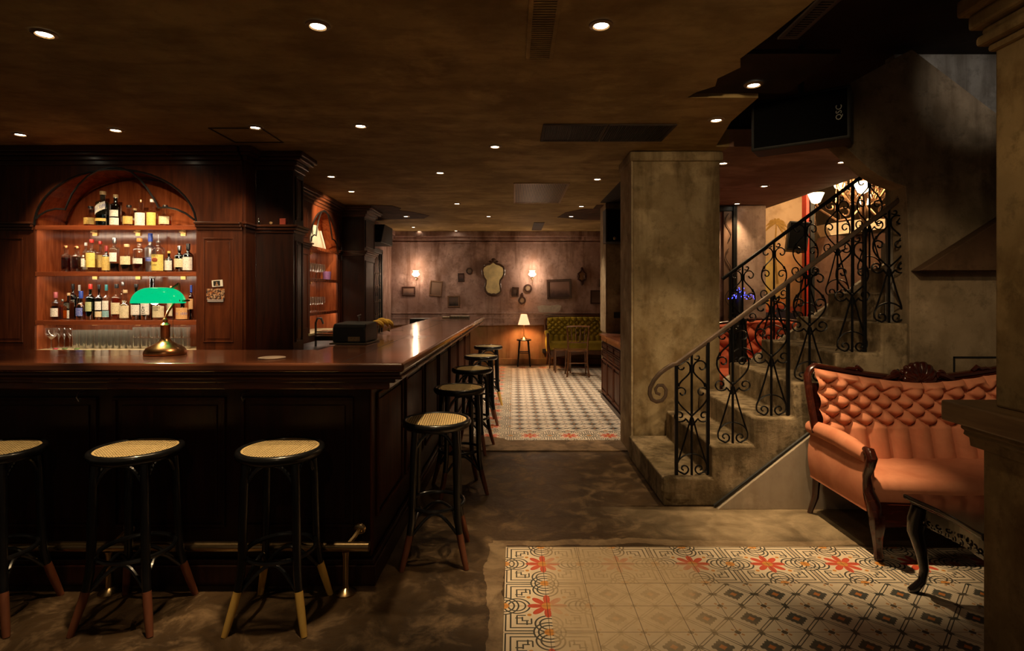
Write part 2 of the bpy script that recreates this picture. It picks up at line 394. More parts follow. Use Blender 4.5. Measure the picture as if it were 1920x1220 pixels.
# big pillar and its pale edge strip
pl=thing('plaster_pillar','thick square plaster pillar standing at the foot of the stairs','pillar',(1.45,5.2,0))
M().box(1.065,1.84,4.965,5.445,.0,2.71).build('shaft',TAN,pl,bevel=.012)
M().box(1.045,1.064,4.955,5.455,0,2.71).build('corner_strip',RIM,pl,bevel=.004)
M().box(1.03,1.86,4.93,5.47,2.62,2.708).build('top_band',TAN,pl,bevel=.02)
p2=thing('plaster_pillar','slim plaster pillar behind the low wooden cabinet run','pillar',(1.6,8,0))
M().box(1.30,1.95,7.78,8.25,0,2.71).build('shaft',TAN,p2,bevel=.01)
M().box(1.285,1.299,7.775,8.26,.9,2.71).build('corner_strip',RIM,p2,bevel=.003)
# wall closing the hall side beyond the cabinets
struct(M().box(1.70,1.84,5.47,7.775,0,2.71).build('wall_right',TAN))
struct(M().box(1.96,3.0,8.0,8.12,0,2.71).build('wall_right_rear',PINK))
struct(M().box(2.95,3.1,8.12,11.4,0,2.71).build('wall_right_end',PINK))
# far room past the stairs
WM=struct(M().box(1.96,4.86,9.2,9.3,0,4.0).build('wall_mural',MURAL))
struct(M().box(4.4,9.5,11.5,11.6,0,4.0).build('wall_far',plaster('dim_tan_plaster',((.20,.13,.08),(.27,.18,.11),(.15,.1,.06)),1.3,.3)))
struct(M().box(9.4,9.5,5.2,11.5,0,4.0).build('wall_far_side',TAN))
pm=thing('mauve_pillar','mauve plaster pillar between the doorway and the painted mural','pillar',(3.38,8.1,0))
M().box(3.19,3.60,7.95,8.35,0,2.70).build('shaft',PURP,pm,bevel=.008)
d=thing('door_1','dark panelled doorway with black iron frame beside mauve pillar','door',(3.0,7.98,0)); 
M().box(3.13,3.18,7.93,8.02,0,2.70).build('frame',IRON,d,bevel=.005)
M().box(2.90,3.13,7.95,8.0,2.62,2.70).build('frame',IRON,d,bevel=.005)
M().box(3.0,3.12,7.96,8.0,0,2.62).build('leaf',wood('door_brown',(.10,.05,.03),(.17,.09,.055),.5),d,bevel=.004)
sc=M()
for z0 in (.5,1.1,1.7,2.2):
    sc.tube([(3.06+.04*math.sin(t*.5),7.95,z0+.03*t) for t in range(0,14)],.004,6)
sc.build('scrollwork',IRON,d,True)
o=M().box(4.42,4.47,8.42,8.55,0,4.0).build('red_post',plain('red_paint',(.45,.03,.015),.45),bevel=.005,origin=(4.44,8.5,0)); tag(o,'tall narrow red painted post beside the mural wall','post')
o=M().box(4.475,4.54,8.40,8.55,0,4.0).build('black_post',BLACK,bevel=.005,origin=(4.5,8.5,0)); tag(o,'tall black post just behind the red painted post','post')
# stairs wall (plane Y=3.78) with the opening above the flight
YW=3.78
def q(x,y): p=P(x,y,YW); return (p[0],p[2])
sw=M().prism([q(1706,604),q(1706,520),q(1702,400),q(1697,350),q(1660,336),q(1632,318),q(1575,266),q(1594,262),q(1594,155),q(1710,92),q(1868,212),(3.6,2.5),(3.6,0),(2.69,0)],YW,YW+.16,'y')
struct(sw.build('wall_stair',GREYP,bevel=.004))
struct(M().box(2.70,6.4,YW+.17,YW+.27,0,3.14).build('wall_stair_upper',PALEP))
struct(M().prism([q(1706,508),q(1868,405),(3.6,2.1),(3.6,1.6),q(1868,508)],YW-.10,YW-.001,'y').build('trim_4',plaster('soffit_brown',((.085,.045,.025),(.12,.07,.04),(.06,.035,.018)),1.5,.2),bevel=.006))
# recessed access panel outline
w=M(); z0=H-(668-HY)*YW/F; xa=FX(1787,YW)
w.box(xa,xa+.010,YW-.006,YW,.75,z0); w.box(xa,3.6,YW-.006,YW,z0-.010,z0)
struct(w.build('trim_5',BLACK))
# foreground column block with ledge and capital, on the right
fc=thing('paint_worn_column','ochre paint-worn column with ledge and moulded capital by the sofa','column',(2.3,1.6,0))
M().box(1.885,2.6,.9,2.24,0,.86).build('pedestal',OCHRE,fc,bevel=.01)
w=M(); w.box(1.80,2.7,.8,2.35,.915,1.0); w.build('ledge',wood('worn_ledge_wood',(.14,.08,.035),(.24,.15,.07),.55,'y',coat=0),fc,bevel=.008)
w=M(); w.prism([(1.835,.915),(1.835,.895),(1.85,.885),(1.845,.87),(1.87,.855),(1.875,.82),(1.89,.82),(2.5,.82),(2.5,.915)],.85,2.29,'y'); w.build('ledge_moulding',OCHRE,fc,bevel=.004)
M().box(1.90,2.6,1.0,2.20,1.0,2.95).build('shaft',OCHRE,fc,bevel=.01)
w=M()
for i,(d_,z0,z1) in enumerate([(.02,2.40,2.43),(.05,2.43,2.47),(.035,2.47,2.50),(.07,2.50,2.56),(.10,2.56,2.63),(.085,2.63,2.66),(.125,2.66,2.74)]): w.box(1.90-d_,2.6,1.0,2.20+d_*.7,z0,z1)
w.build('capital',OCHRE,fc,bevel=.012)
# ------------------------------------------------------------------ staircase
RZ=[.19,.41,.60,.838,1.041,1.243,1.45,1.66,1.865,2.07]; RX=[1.02,1.35,1.635,1.91,2.19,2.50,2.78,3.07,3.35,3.63,3.92]
st=thing('staircase','worn concrete staircase climbing behind the orange sofa','staircase',(1.5,4.4,0))
prof=[(RX[0],0)]
for i,z in enumerate(RZ): prof+= [(RX[i],z),(RX[i+1],z)]
pa=[p for p in prof if p[0]<2.69]+[(2.685,1.243),(2.685,0)]
M().prism(pa,3.79,4.935,'y').build('flight',CONC,st,bevel=.012)
pb=[(2.687,0),(2.687,1.243),(2.78,1.243)]+[p for p in prof if p[0]>=2.78 and p[1]>1.3]+[(3.92,0)]
M().prism(pb,4.06,4.935,'y').build('upper_flight',CONC,st,bevel=.012)
# crumbled corner of the first step
w=M(); w.ball((1.06,3.82,.10),.05,.05,.09,8,6); w.ball((1.13,3.81,.05),.09,.03,.05,8,6); w.build('crumbled_corner',CONC,st)
# far curb
cz=lambda X: .61+.72*(X-1.77)
M().prism([(1.87,cz(1.87)-.3),(3.9,cz(3.9)-.3),(3.9,cz(3.9)),(1.87,cz(1.87))],4.94,4.99,'y').build('far_curb',plaster('curb_paint',((.50,.42,.32),(.60,.52,.40),(.38,.3,.2)),3,.2),st,bevel=.006)
# pale stringer panel beneath the flight
M().prism([(1.37,0),(3.55,0),(3.55,.9),(2.5,.845),(1.985,.485)],3.735,3.775,'y').build('side_panel',STRING,st,bevel=.003)
w=M(); w.tube([(1.355,3.765,.012),(1.985,3.765,.497),(2.6,3.765,.93)],.011,6); w.build('panel_shadow_gap',BLACK,st)
# ------------------------------------------------------------------ wrought iron railings
def spiral(cx,cz,r0,r1,a0,a1,n=18):
    return [(cx+(r0+(r1-r0)*i/n)*math.cos(a0+(a1-a0)*i/n), cz+(r0+(r1-r0)*i/n)*math.sin(a0+(a1-a0)*i/n)) for i in range(n+1)]
def bez(p0,p1,p2,p3,n=12):
    o=[]
    for i in range(n+1):
        t=i/n; u=1-t
        o.append((u**3*p0[0]+3*u*u*t*p1[0]+3*u*t*t*p2[0]+t**3*p3[0],u**3*p0[1]+3*u*u*t*p1[1]+3*u*t*t*p2[1]+t**3*p3[1]))
    return o
def half_panel(s):
    """strokes of one side, local (x,z), height 0.82 nominal, half width .11"""
    st=[]
    st.append(bez((.0,.145),(.06,.14),(.10,.10),(.098,.055))+spiral(.064,.050,.034,.034,.15,-1.2,4)+spiral(.052,.042,.036,.008,-1.6,-7.6,18))
    st.append([(.092,.085),(.045,.24),(.006,.39)])
    st.append(bez((.0,.33),(.02,.36),(.03,.37),(.044,.385),5)+spiral(.080,.402,.046,.009,-2.7,5.2,22))
    st.append(bez((.0,.40),(.05,.45),(.118,.50),(.104,.565))+spiral(.066,.560,.040,.009,.1,6.2,20))
    st.append(bez((.104,.545),(.11,.59),(.09,.60),(.085,.625),5))
    st.append(bez((.085,.60),(.085,.64),(.03,.66),(.012,.70),8)+spiral(.062,.735,.052,.009,-2.6-.4,-9.2,26))
    st.append(spiral(.036,.800,.022,.006,-2.6,2.4,10))
    return [[(s*x,z) for x,z in k] for k in st]
def railpanel(name,parent,X,Y,z0,ht,barr=.009,sr=.0056):
    k=ht/.82; m=M()
    m.tube([(X,Y,z0),(X,Y,z0+ht)],barr,6)
    for s in (1,-1):
        for stq in half_panel(s):
            pts=[(X+x*1.05,Y,z0+z*k) for x,z in stq if z*k< ht+ (x*.72)-.01]
            if len(pts)>2: m.tube(pts,sr,5,flat=1.5)
    m.ball((X,Y,z0+.41*k),.014,.014,.014,8,6)
    return m.build(name,IRON,parent,True)
YN=3.86
rn=thing('stair_railing','scrolled black iron railing on the open front edge of the stairs','railing',(1.1,YN,0))
def rz(X): return 1.125+.735*(X-1.356)
for i,X in enumerate([1.234,1.518,1.785,2.05,2.345,2.60]):
    railpanel('scroll_panel',rn,X,YN,RZ[i] if i<6 else 1.243,rz(X)-RZ[i]-.01)
for X,zb in ((1.127,.19),(1.345,.19),(1.90,.60),(2.43,1.04)):
    M().box(X-.011,X+.011,YN-.011,YN+.011,zb,rz(X)-.008).build('post',IRON,rn,bevel=.002)
hp=[(FX(x,YN),YN,FZ(y,YN)) for x,y in [(1262,683),(1248,691),(1236,701),(1226,713),(1219,727),(1218,738),(1222,748),(1231,753),(1241,751),(1248,742),(1249,730),(1243,722),(1234,722),(1229,729),(1231,737),(1238,739)]]
path=hp[::-1]+[(1.127,YN,rz(1.127)),(1.356,YN,rz(1.356)),(1.9,YN,rz(1.9)),(2.3,YN,rz(2.3)),(2.62,YN,rz(2.62)),(2.70,YN,rz(2.70)+.01)]
rad=[.009]*len(hp)+[.016]*6
for i in range(6): rad[len(hp)-1-i]=.010+.001*i
M().tube(path,[.010+.007*min(1,i/15) for i in range(len(path))],8,flat=.75).build('handrail',HANDR,rn,True)
w=M(); w.tube([(2.70+x,YN,2.10+z) for x,z in spiral(0,.06,.05,.01,-1.2,4.6)],.006,6)
for (cx,cz_) in ((2.72,1.93),(2.72,1.62)): w.tube([(cx+x,YN,cz_+z) for x,z in spiral(0,0,.065,.01,PI,-3.6)],.005,5)
w.tube([(2.66+x*1,YN,z) for x,z in bez((0,2.12),(.13,2.05),(.12,1.95),(.0,1.80))],.005,5); w.build('end_scroll',IRON,rn,True)
YF=4.965
rf=thing('stair_railing','scrolled black iron railing along the rear curb of the stairs','railing',(1.9,YF,0))
def rzf(X): return 1.564+.735*(X-1.847)
for X in (2.04,2.32,2.60,2.885,3.17): railpanel('scroll_panel',rf,X,YF,cz(X),rzf(X)-cz(X)-.01)
M().tube([(1.86,YF,rzf(1.86)),(2.5,YF,rzf(2.5)),(3.0,YF,rzf(3.0)),(3.45,YF,rzf(3.45))],.016,8,flat=.75).build('handrail',IRON,rf,True)
for X in (1.93,3.02): M().box(X-.010,X+.010,YF-.010,YF+.010,cz(X),rzf(X)-.005).build('post',IRON,rf)
# ------------------------------------------------------------------ bar counter
XI=-1.12
def Lpoly(d,inner=0):
    # counter outline, outer edges pulled in by d
    return [(-7,2.56+d),(-.505-d,2.56+d),(-.406-d,7.8-d*.6),(-1.09,7.8-d*.6),(XI,3.19),(-7,3.19)]
bar=thing('bar_counter','long dark mahogany bar counter with moulded edge, turning a corner','bar counter',(-1.5,3.2,0))
M().prism(Lpoly(0),1.083,1.125).build('countertop',TOP,bar,bevel=.012,seg=3)
w=M(); w.prism(Lpoly(.022),1.062,1.083); w.prism(Lpoly(.010),1.048,1.0625); w.prism(Lpoly(.05),1.026,1.048); w.prism(Lpoly(.085),.99,1.026); w.build('edge_moulding',MAHX,bar,bevel=.006)
w=M(); w.box(-.80,-.797,2.60,7.75,1.1249,1.1256); w.build('board_seam',BLACK,bar)
body=[(-7,2.79),(-.72,2.79),(-.60,7.65),(-1.0,7.65),(-1.04,3.10),(-7,3.10)]
M().prism(body,.0,.99).build('body',DMAH,bar,bevel=.003)
sk=[(-7,2.755),(-.685,2.755),(-.563,7.68),(-.60,7.68),(-.715,2.80),(-7,2.80)]
w=M(); w.prism(sk,0,.10); w.prism([(-7,2.765),(-.695,2.765),(-.573,7.67),(-.60,7.67),(-.715,2.80),(-7,2.80)],.10,.125); w.build('skirting',DMAH,bar,bevel=.005)
def frame(T,x0,x1,z0,z1,t=.016,d=.014):
    m=M(T); m.box(x0,x1,-d,0,z0,z0+t); m.box(x0,x1,-d,0,z1-t,z1); m.box(x0,x0+t,-d,0,z0+t,z1-t); m.box(x1-t,x1,-d,0,z0+t,z1-t)
    m.box(x0+t*2.6,x1-t*2.6,-d*.55,0,z0+t*2.6,z1-t*2.6); return m
TF=Matrix.Translation((0,2.79,0))
x=-.80
while x>-6.5:
    frame(TF,x-.56,x,.28,.93).build('front_panel',DMAH,bar,bevel=.003); x-=.64
ang=math.atan2(.12,4.86)
TS=Matrix.Translation((-.72,2.79,0))@Matrix.Rotation(PI/2-ang,4,'Z')
for k in range(7): frame(TS,.12+k*.68,.12+k*.68+.58,.28,.93).build('side_panel',MAHS,bar,bevel=.003)
M(TS).box(.0,.045,-.008,.0,.13,.99).build('corner_post',MAHS,bar,bevel=.003)
for hx in (131,445):
    p=P(hx,733,2.70); w=M(); w.tube([(p[0],2.79,.955),(p[0],2.755,.955),(p[0],2.74,.935),(p[0],2.755,.915),(p[0],2.765,.925)],.004,6); w.build('bag_hook',STEEL,bar,True)
fr_=thing('foot_rail','aged brass foot rail on posts along the front of the bar','foot rail',(-2.2,2.69,0))
M().tube([(-6.5,2.69,.225),(-.697,2.69,.225)],.024,14).build('rail',BRASS,fr_,True)
for X in (-.81,-1.95,-3.1,-4.2):
    w=M(); w.lathe([(.05,0),(.05,.008),(.034,.016),(.016,.03),(.016,.18),(.022,.205)],(X,2.69,.0),14); w.build('post',DMAH if 0 else BRASS,fr_,True)
    w=M(); w.tube([(X+.0,2.69,.225),(X+.03,2.72,.255),(X+.05,2.752,.285)],.014,8); w.ball((X+.05,2.752,.285),.03,.012,.03,12,8); w.build('wall_arm',BRASS,fr_,True)
# ------------------------------------------------------------------ bar stools
def canemat():
    m,b=newmat('woven_cane'); v=coords('Object'); x,y,z=xyz(v); k=2*PI/.0125
    n=noise(v,40,3)
    sx=eabs(E.op('SINE',x*k*.5)); sy=eabs(E.op('SINE',y*k*.5)); d=eabs(E.op('SINE',(x+y)*k*.5)); d2=eabs(E.op('SINE',(x-y)*k*.5))
    hole=gt(sx,.62)*gt(sy,.62)*lt(hyp(x,y),.155)
    c=mixc(mapr(emin(d,d2),0,.6),(.60,.42,.17),(.78,.60,.30)); c=mixc(mapr(n,.4,.7,0,.4),c,(.42,.27,.10))
    setc(b,'Base Color',c); b.inputs['Roughness'].default_value=.5; setc(b,'Alpha',1-hole*.92); bump(b,sx*sy,.4,.002); return m
CANE=canemat()
def make_stool(label,group,foot):
    t=thing('bar_stool',label,'bar stool',(0,0,0),group)
    R=.19; zt=.755
    m=M(); prof=[(.163,-.012),(.164,-.002),(.168,.002),(.178,.003),(.187,-.003),(.190,-.014),(.187,-.028),(.176,-.040),(.166,-.042),(.164,-.03)]
    m.lathe(prof+[prof[0]],(0,0,zt),40,cap=False); m.build('seat_ring',BLACKW,t,True)
    m=M(); m.lathe([(.166,-.004),(.14,-.002),(.09,-.001),(.04,-.0005),(.0005,0)],(0,0,zt),40,cap=False); m.build('cane_seat',CANE,t,True)
    for k in range(4):
        a=PI/4+k*PI/2; c,s=math.cos(a),math.sin(a)
        pr=[(.150,.722),(.158,.60),(.163,.45),(.166,.32),(.172,.24),(.185,.17)]
        m=M(); m.tube([(r*c,r*s,z) for r,z in pr],[.018,.0195,.019,.018,.018,.0175],10); lg=m.build('leg',BLACKW,t,True)
        m=M(); m.tube([(r*c,r*s,z) for r,z in [(.185,.172),(.20,.12),(.222,.05),(.238,.0)]],[.0178,.018,.016,.0135],10); m.build('foot_tip',foot,lg,True)
    m=M(); m.tube([(.150*math.cos(i*PI/18),.150*math.sin(i*PI/18),.300) for i in range(36)],.0105,8,closed=True); m.build('foot_ring',BLACKW,t,True)
    for k in range(4):
        a0=PI/4+k*PI/2; a1=a0+PI/2
        def pt(a,r,z): return (r*math.cos(a),r*math.sin(a),z)
        # arch under the seat
        pts=[]
        for i in range(13):
            u=i/12; r=.145+.012*0; A=Vector(pt(a0,.155,0)); B=Vector(pt(a1,.155,0)); p=A.lerp(B,u); z=.60+.105*(1-abs(2*u-1)**2.6)
            pts.append((p.x,p.y,z))
        m=M(); m.tube(pts,.0085,7); m.build('seat_arch',BLACKW,t,True)
        pts=[]
        for i in range(13):
            u=i/12; A=Vector(pt(a0,.172,0)); B=Vector(pt(a1,.172,0)); p=A.lerp(B,u)*(1-.25*(1-abs(2*u-1)**2)); z=.165+.10*(1-abs(2*u-1)**2.2)
            pts.append((p.x,p.y,z))
        m=M(); m.tube(pts,.0085,7); m.build('lower_arch',BLACKW,t,True)
    return t
gs='bar stools along the counter'
s1=make_stool('black cane-seat bar stool with bright yellow feet at bar front','front',FOOTG); s1['group']=gs
s2=make_stool('black cane-seat bar stool with dark red-brown feet, next to yellow-footed stool','front',FOOTR); s2['group']=gs
s1.location=(-1.05,2.515,0); s2.location=(-1.70,2.515,0)
dup(s2,(-2.32,2.49,0),.12,'cane-seat bar stool with worn rim, cut off by the edge of the photo')
s3=dup(s2,(-.425,3.075,0),.06,'black cane-seat bar stool standing at the corner of the counter')
dup(s2,(-.40,4.12,0),.3,'bar stool second along the corridor side of the counter')
dup(s2,(-.385,5.17,0),-.2,'bar stool third along the corridor side, by the tile edge')
dup(s2,(-.365,6.22,0),.15,'bar stool fourth along the corridor side of the counter')
s8=dup(s1,(-.335,7.35,0),.1,'bar stool at the far end of the counter, yellow tipped feet')
# ------------------------------------------------------------------ back bar cabinetry
LEDM=glow('led_strip_glow',(1,.8,.58),3)
def unit(root,T,u0,u1,hw,lamp=None,zb=.955,depth=.33,matback=None):
    zs=2.04; rise=.485; N=28
    m=M(T)
    def fbox(x0,x1,z0,z1): m.box(x0,x1,0,.02,z0,z1)
    fbox(u0,-hw,0,2.71); fbox(hw,u1,0,2.71); fbox(-hw,hw,0,zb-.03)
    pts=[(-hw*math.cos(PI*i/N), zs+rise*math.sin(PI*i/N)) for i in range(N+1)]
    for i in range(N):
        a,b=pts[i],pts[i+1]; m.prism([a,b,(b[0],2.71),(a[0],2.71)],0,.02,'y')
    m.build('front_panel',MAH,root)
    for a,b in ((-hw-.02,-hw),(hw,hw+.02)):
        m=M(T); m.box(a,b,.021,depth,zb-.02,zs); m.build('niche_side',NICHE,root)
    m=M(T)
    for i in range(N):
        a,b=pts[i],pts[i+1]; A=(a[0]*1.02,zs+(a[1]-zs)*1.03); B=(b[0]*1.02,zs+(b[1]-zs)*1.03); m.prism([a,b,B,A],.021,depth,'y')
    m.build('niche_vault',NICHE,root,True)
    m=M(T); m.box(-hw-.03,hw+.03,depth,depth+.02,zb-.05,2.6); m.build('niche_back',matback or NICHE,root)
    m=M(T); m.tube([(x,-.002,z) for x,z in pts],.010,6)
    m.build('arch_trim',BLACKW,root,True)
    # inner curve on the back board
    m=M(T); m.tube([(x*.985,depth-.004,zs+(z-zs)*.96) for x,z in pts],.008,6); m.build('arch_trim',CARV,root,True)
    # three lobed moulding
    k=hw/.7035
    c=[(190,465),(215,440),(250,420),(300,408),(350,411),(362,380),(385,330),(420,280),(470,232),(530,202),(590,188),(640,190),(700,212),(745,250),(785,300),(820,355),(845,402),(890,400),(940,410),(990,432),(1035,466)]
    tr=[]
    for (x,y) in c:
        px,py=x/2.8375,250+y/2.8375; tr.append((((px-CX)*4.85/F+3.4645)*k,-.004,H-(py-HY)*4.85/F+.01))
    m=M(T); m.tube(tr,.009,6); m.build('lobed_moulding',BLACKW,root,True)
    # cornices
    m=M(T)
    for d,z0,z1 in ((.10,2.66,2.709),(.075,2.635,2.66),(.035,2.60,2.635),(.015,2.56,2.60)): m.box(u0,u1+.0,-d,0,z0,z1)
    m.build('crown_moulding',MAHX,root,bevel=.006)
    for a,b in ((u0,-hw-.005),(hw+.005,u1)):
        m=M(T); m.box(a,b,-.055,0,2.045,2.065); m.box(a,b,-.035,0,2.02,2.045); m.box(a,b,-.015,0,1.995,2.02)
        m.build('mid_moulding',MAHX,root,bevel=.004)
    m=M(T); m.box(-hw-.05,hw+.05,-.02,depth,zb-.028,zb); m.build('worktop',plain('honed_worktop',(.55,.45,.26),.35,0,.15),root,bevel=.004)
    sh=[]
    for z in (2.04,1.636,1.211):
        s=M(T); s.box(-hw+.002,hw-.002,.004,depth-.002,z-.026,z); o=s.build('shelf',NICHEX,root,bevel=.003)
        m=M(T); m.box(-hw+.002,hw-.002,.0,.010,z-.040,z-.001); m.build('shelf_lip',NICHEX,o,bevel=.002)
        m=M(T); m.box(-hw+.03,hw-.03,.022,.032,z-.030,z-.0265); m.build('led_strip',LEDM,o)
        lo=T@Vector((0,.030,z-.033)); al=bpy.data.lights.new('led','AREA'); al.shape='RECTANGLE'; al.size=2*hw-.06; al.size_y=.012; al.energy=LEDE*(hw/.7); al.color=(1,.80,.58)
        ao=bpy.data.objects.new('led_light',al); COL.objects.link(ao); ao.matrix_world=Matrix.Translation(lo)@T.to_3x3().to_4x4()@Matrix.Rotation(math.radians(28),4,'X')
        for u in (-.42,-.02,.40):
            c_=M(T); c_.box(u*k-.022,u*k+.022,depth-.012,depth-.002,z-.060,z-.028); c_.box(u*k-.02,u*k+.02,depth-.04,depth-.004,z-.031,z-.027)
            c_.build('shelf_bracket',GOLD,o)
T1=Matrix.Translation((-3.4645,4.85,0))
bb=thing('back_bar_cabinet','red mahogany back bar with lit arched niche of bottles','cabinet',(-3.46,5,0))
unit(bb,T1,-3.6,1.104,.7035)
frame(T1,.765,1.03,1.02,1.93,.012,.010).build('pilaster_panel',MAH,bb,bevel=.003)
frame(T1,-1.35,-.80,1.02,1.93,.012,.010).build('pilaster_panel',MAH,bb,bevel=.003)
M().box(-2.361,-2.341,4.871,5.049,0,2.71).build('end_panel',MAH,bb)
w=M(); 
for d,z0,z1 in ((.10,2.66,2.709),(.075,2.635,2.66),(.035,2.60,2.635)): w.box(-2.34,-2.34+d,4.85-d,4.95,z0,z1)
w.build('corner_crown',MAHY,bb,bevel=.004); w=M()
for d,z0,z1 in ((.055,2.045,2.065),(.035,2.02,2.045)): w.box(-2.34,-2.34+d*.7,4.85-d,5.0,z0,z1)
w.build('corner_moulding',MAHY,bb,bevel=.004)
def woodcol(label,x0,x1,y0,y1,mat):
    c=thing('wooden_column',label,'column',((x0+x1)/2,(y0+y1)/2,0))
    M().box(x0,x1,y0,y1,0,2.709).build('shaft',mat,c,bevel=.004)
    w=M()
    for d,z0,z1 in ((.13,2.665,2.708),(.10,2.64,2.665),(.05,2.60,2.64),(.02,2.56,2.60)): w.box(x0,x1+d,y0-d,y1,z0,z1)
    w.build('capital',MAHX,c,bevel=.006)
    w=M()
    for d,z0,z1 in ((.06,2.045,2.065),(.04,2.02,2.045),(.015,1.995,2.02)): w.box(x0,x1+d,y0-d,y1+.01,z0,z1)
    w.build('mid_moulding',MAHX,c,bevel=.004)
    Ty=Matrix.Translation((x1,y0,0))@Matrix.Rotation(PI/2,4,'Z')
    D=y1-y0
    for z0,z1 in ((2.12,2.52),(1.0,1.93)): frame(Ty,.05,D-.04,z0,z1,.012,.010).build('side_panel',mat,c,bevel=.002)
    return c
woodcol('tall dark mahogany column standing beside the arched bottle niche',-2.338,-2.0,5.06,5.31,DMAH)
woodcol('far mahogany column between glass niche and barred door',-2.5,-2.17,8.10,8.71,DMAH)
T2=Matrix.Translation((-2.5,7.38,0))@Matrix.Rotation(PI/2,4,'Z')
b2=thing('back_bar_cabinet','mahogany cabinet with narrow arched niche of stemmed glasses','cabinet',(-2.7,7.38,0))
unit(b2,T2,-2.06,.715,.54,depth=.30)
for a,b in ((-1.0,-.62),(-1.55,-1.1),(-2.0,-1.62),(.58,.70)):
    frame(T2,a,b,1.02,1.93,.012,.010).build('panel',MAH,b2,bevel=.002); frame(T2,a,b,2.12,2.5,.012,.010).build('panel',MAH,b2,bevel=.002)
# ------------------------------------------------------------------ bottles
def printed(name,base,ink,scale=260,amt=.75):
    m,b=newmat(name); v=coords('Object'); x,y,z=xyz(v)
    n=noise(coords('Object',(scale,scale,60)),1,2); l=gt(E.op('SINE',z*520),.35)
    setc(b,'Base Color',mixc(l*mapr(n,.5,.52)*amt,base,ink)); b.inputs['Roughness'].default_value=.6; return m
PR={'white':printed('white_label',(.80,.78,.72),(.12,.1,.1)),'cream':printed('cream_label',(.72,.64,.42),(.15,.08,.04)),'gold':printed('gold_label',(.58,.42,.12),(.10,.05,.02)),
 'yellow':printed('yellow_label',(.72,.58,.14),(.25,.12,.02)),'green':printed('sage_label',(.50,.55,.28),(.10,.2,.08)),'blue':printed('blue_label',(.08,.12,.45),(.6,.6,.7)),
 'teal':printed('teal_label',(.15,.38,.44),(.8,.8,.8)),'black':printed('black_label',(.02,.02,.02),(.7,.65,.5)),'orange':printed('orange_label',(.65,.34,.12),(.85,.75,.5))}
GC={'clear':glass('clear_glass'),'brown':glass('brown_glass',(.30,.12,.06),amt=.16),'dark':glass('dark_glass',(.06,.035,.03),amt=.2),'green':glass('green_glass',(.04,.30,.10),amt=.18),
 'blue':glass('blue_tint_glass',(.45,.75,.85),amt=.16),'frost':glass('frosted_glass',(.62,.64,.66),.35,.3),'darkgreen':glass('deep_green_glass',(.02,.09,.04),amt=.2)}
LQ={'amber':glass('amber_spirit',(.85,.36,.06),.1,.05),'red':glass('red_spirit',(.40,.05,.02),.1,.05),'dark':glass('dark_spirit',(.12,.03,.01),.1,.05),'pale':glass('pale_spirit',(.92,.85,.6),.1,.04),'orange':glass('orange_spirit',(.95,.42,.04),.1,.05),'olive':glass('olive_spirit',(.22,.18,.03),.1,.05)}
CP={k:plain(k+'_cap',c,.4,.0,.12,20,coat=.2) for k,c in {'black':(.012,.012,.014),'red':(.5,.03,.02),'white':(.75,.74,.7),'cork':(.58,.40,.20),'blue':(.03,.08,.45),'pink':(.5,.12,.14),'teal':(.03,.18,.2),'darkred':(.22,.015,.015),'orange':(.6,.22,.04),'yellow':(.65,.42,.1)}.items()}
CP['copper']=COPPER; CP['silver']=STEEL; CP['steel']=STEEL
def textmesh(s,size,T,mat,parent,name='lettering',ext=.0004,align='CENTER'):
    c=bpy.data.curves.new('t','FONT'); c.body=s; c.size=size; c.extrude=ext; c.align_x=align; c.align_y='CENTER'; c.resolution_u=2
    o=bpy.data.objects.new('t',c); COL.objects.link(o); bpy.context.view_layer.update()
    me=bpy.data.meshes.new_from_object(o.evaluated_get(bpy.context.evaluated_depsgraph_get()))
    bpy.data.objects.remove(o); me.transform(T); me.materials.clear(); me.materials.append(mat)
    r=bpy.data.objects.new(name,me); COL.objects.link(r)
    if parent is not None: r.parent=parent
    return r
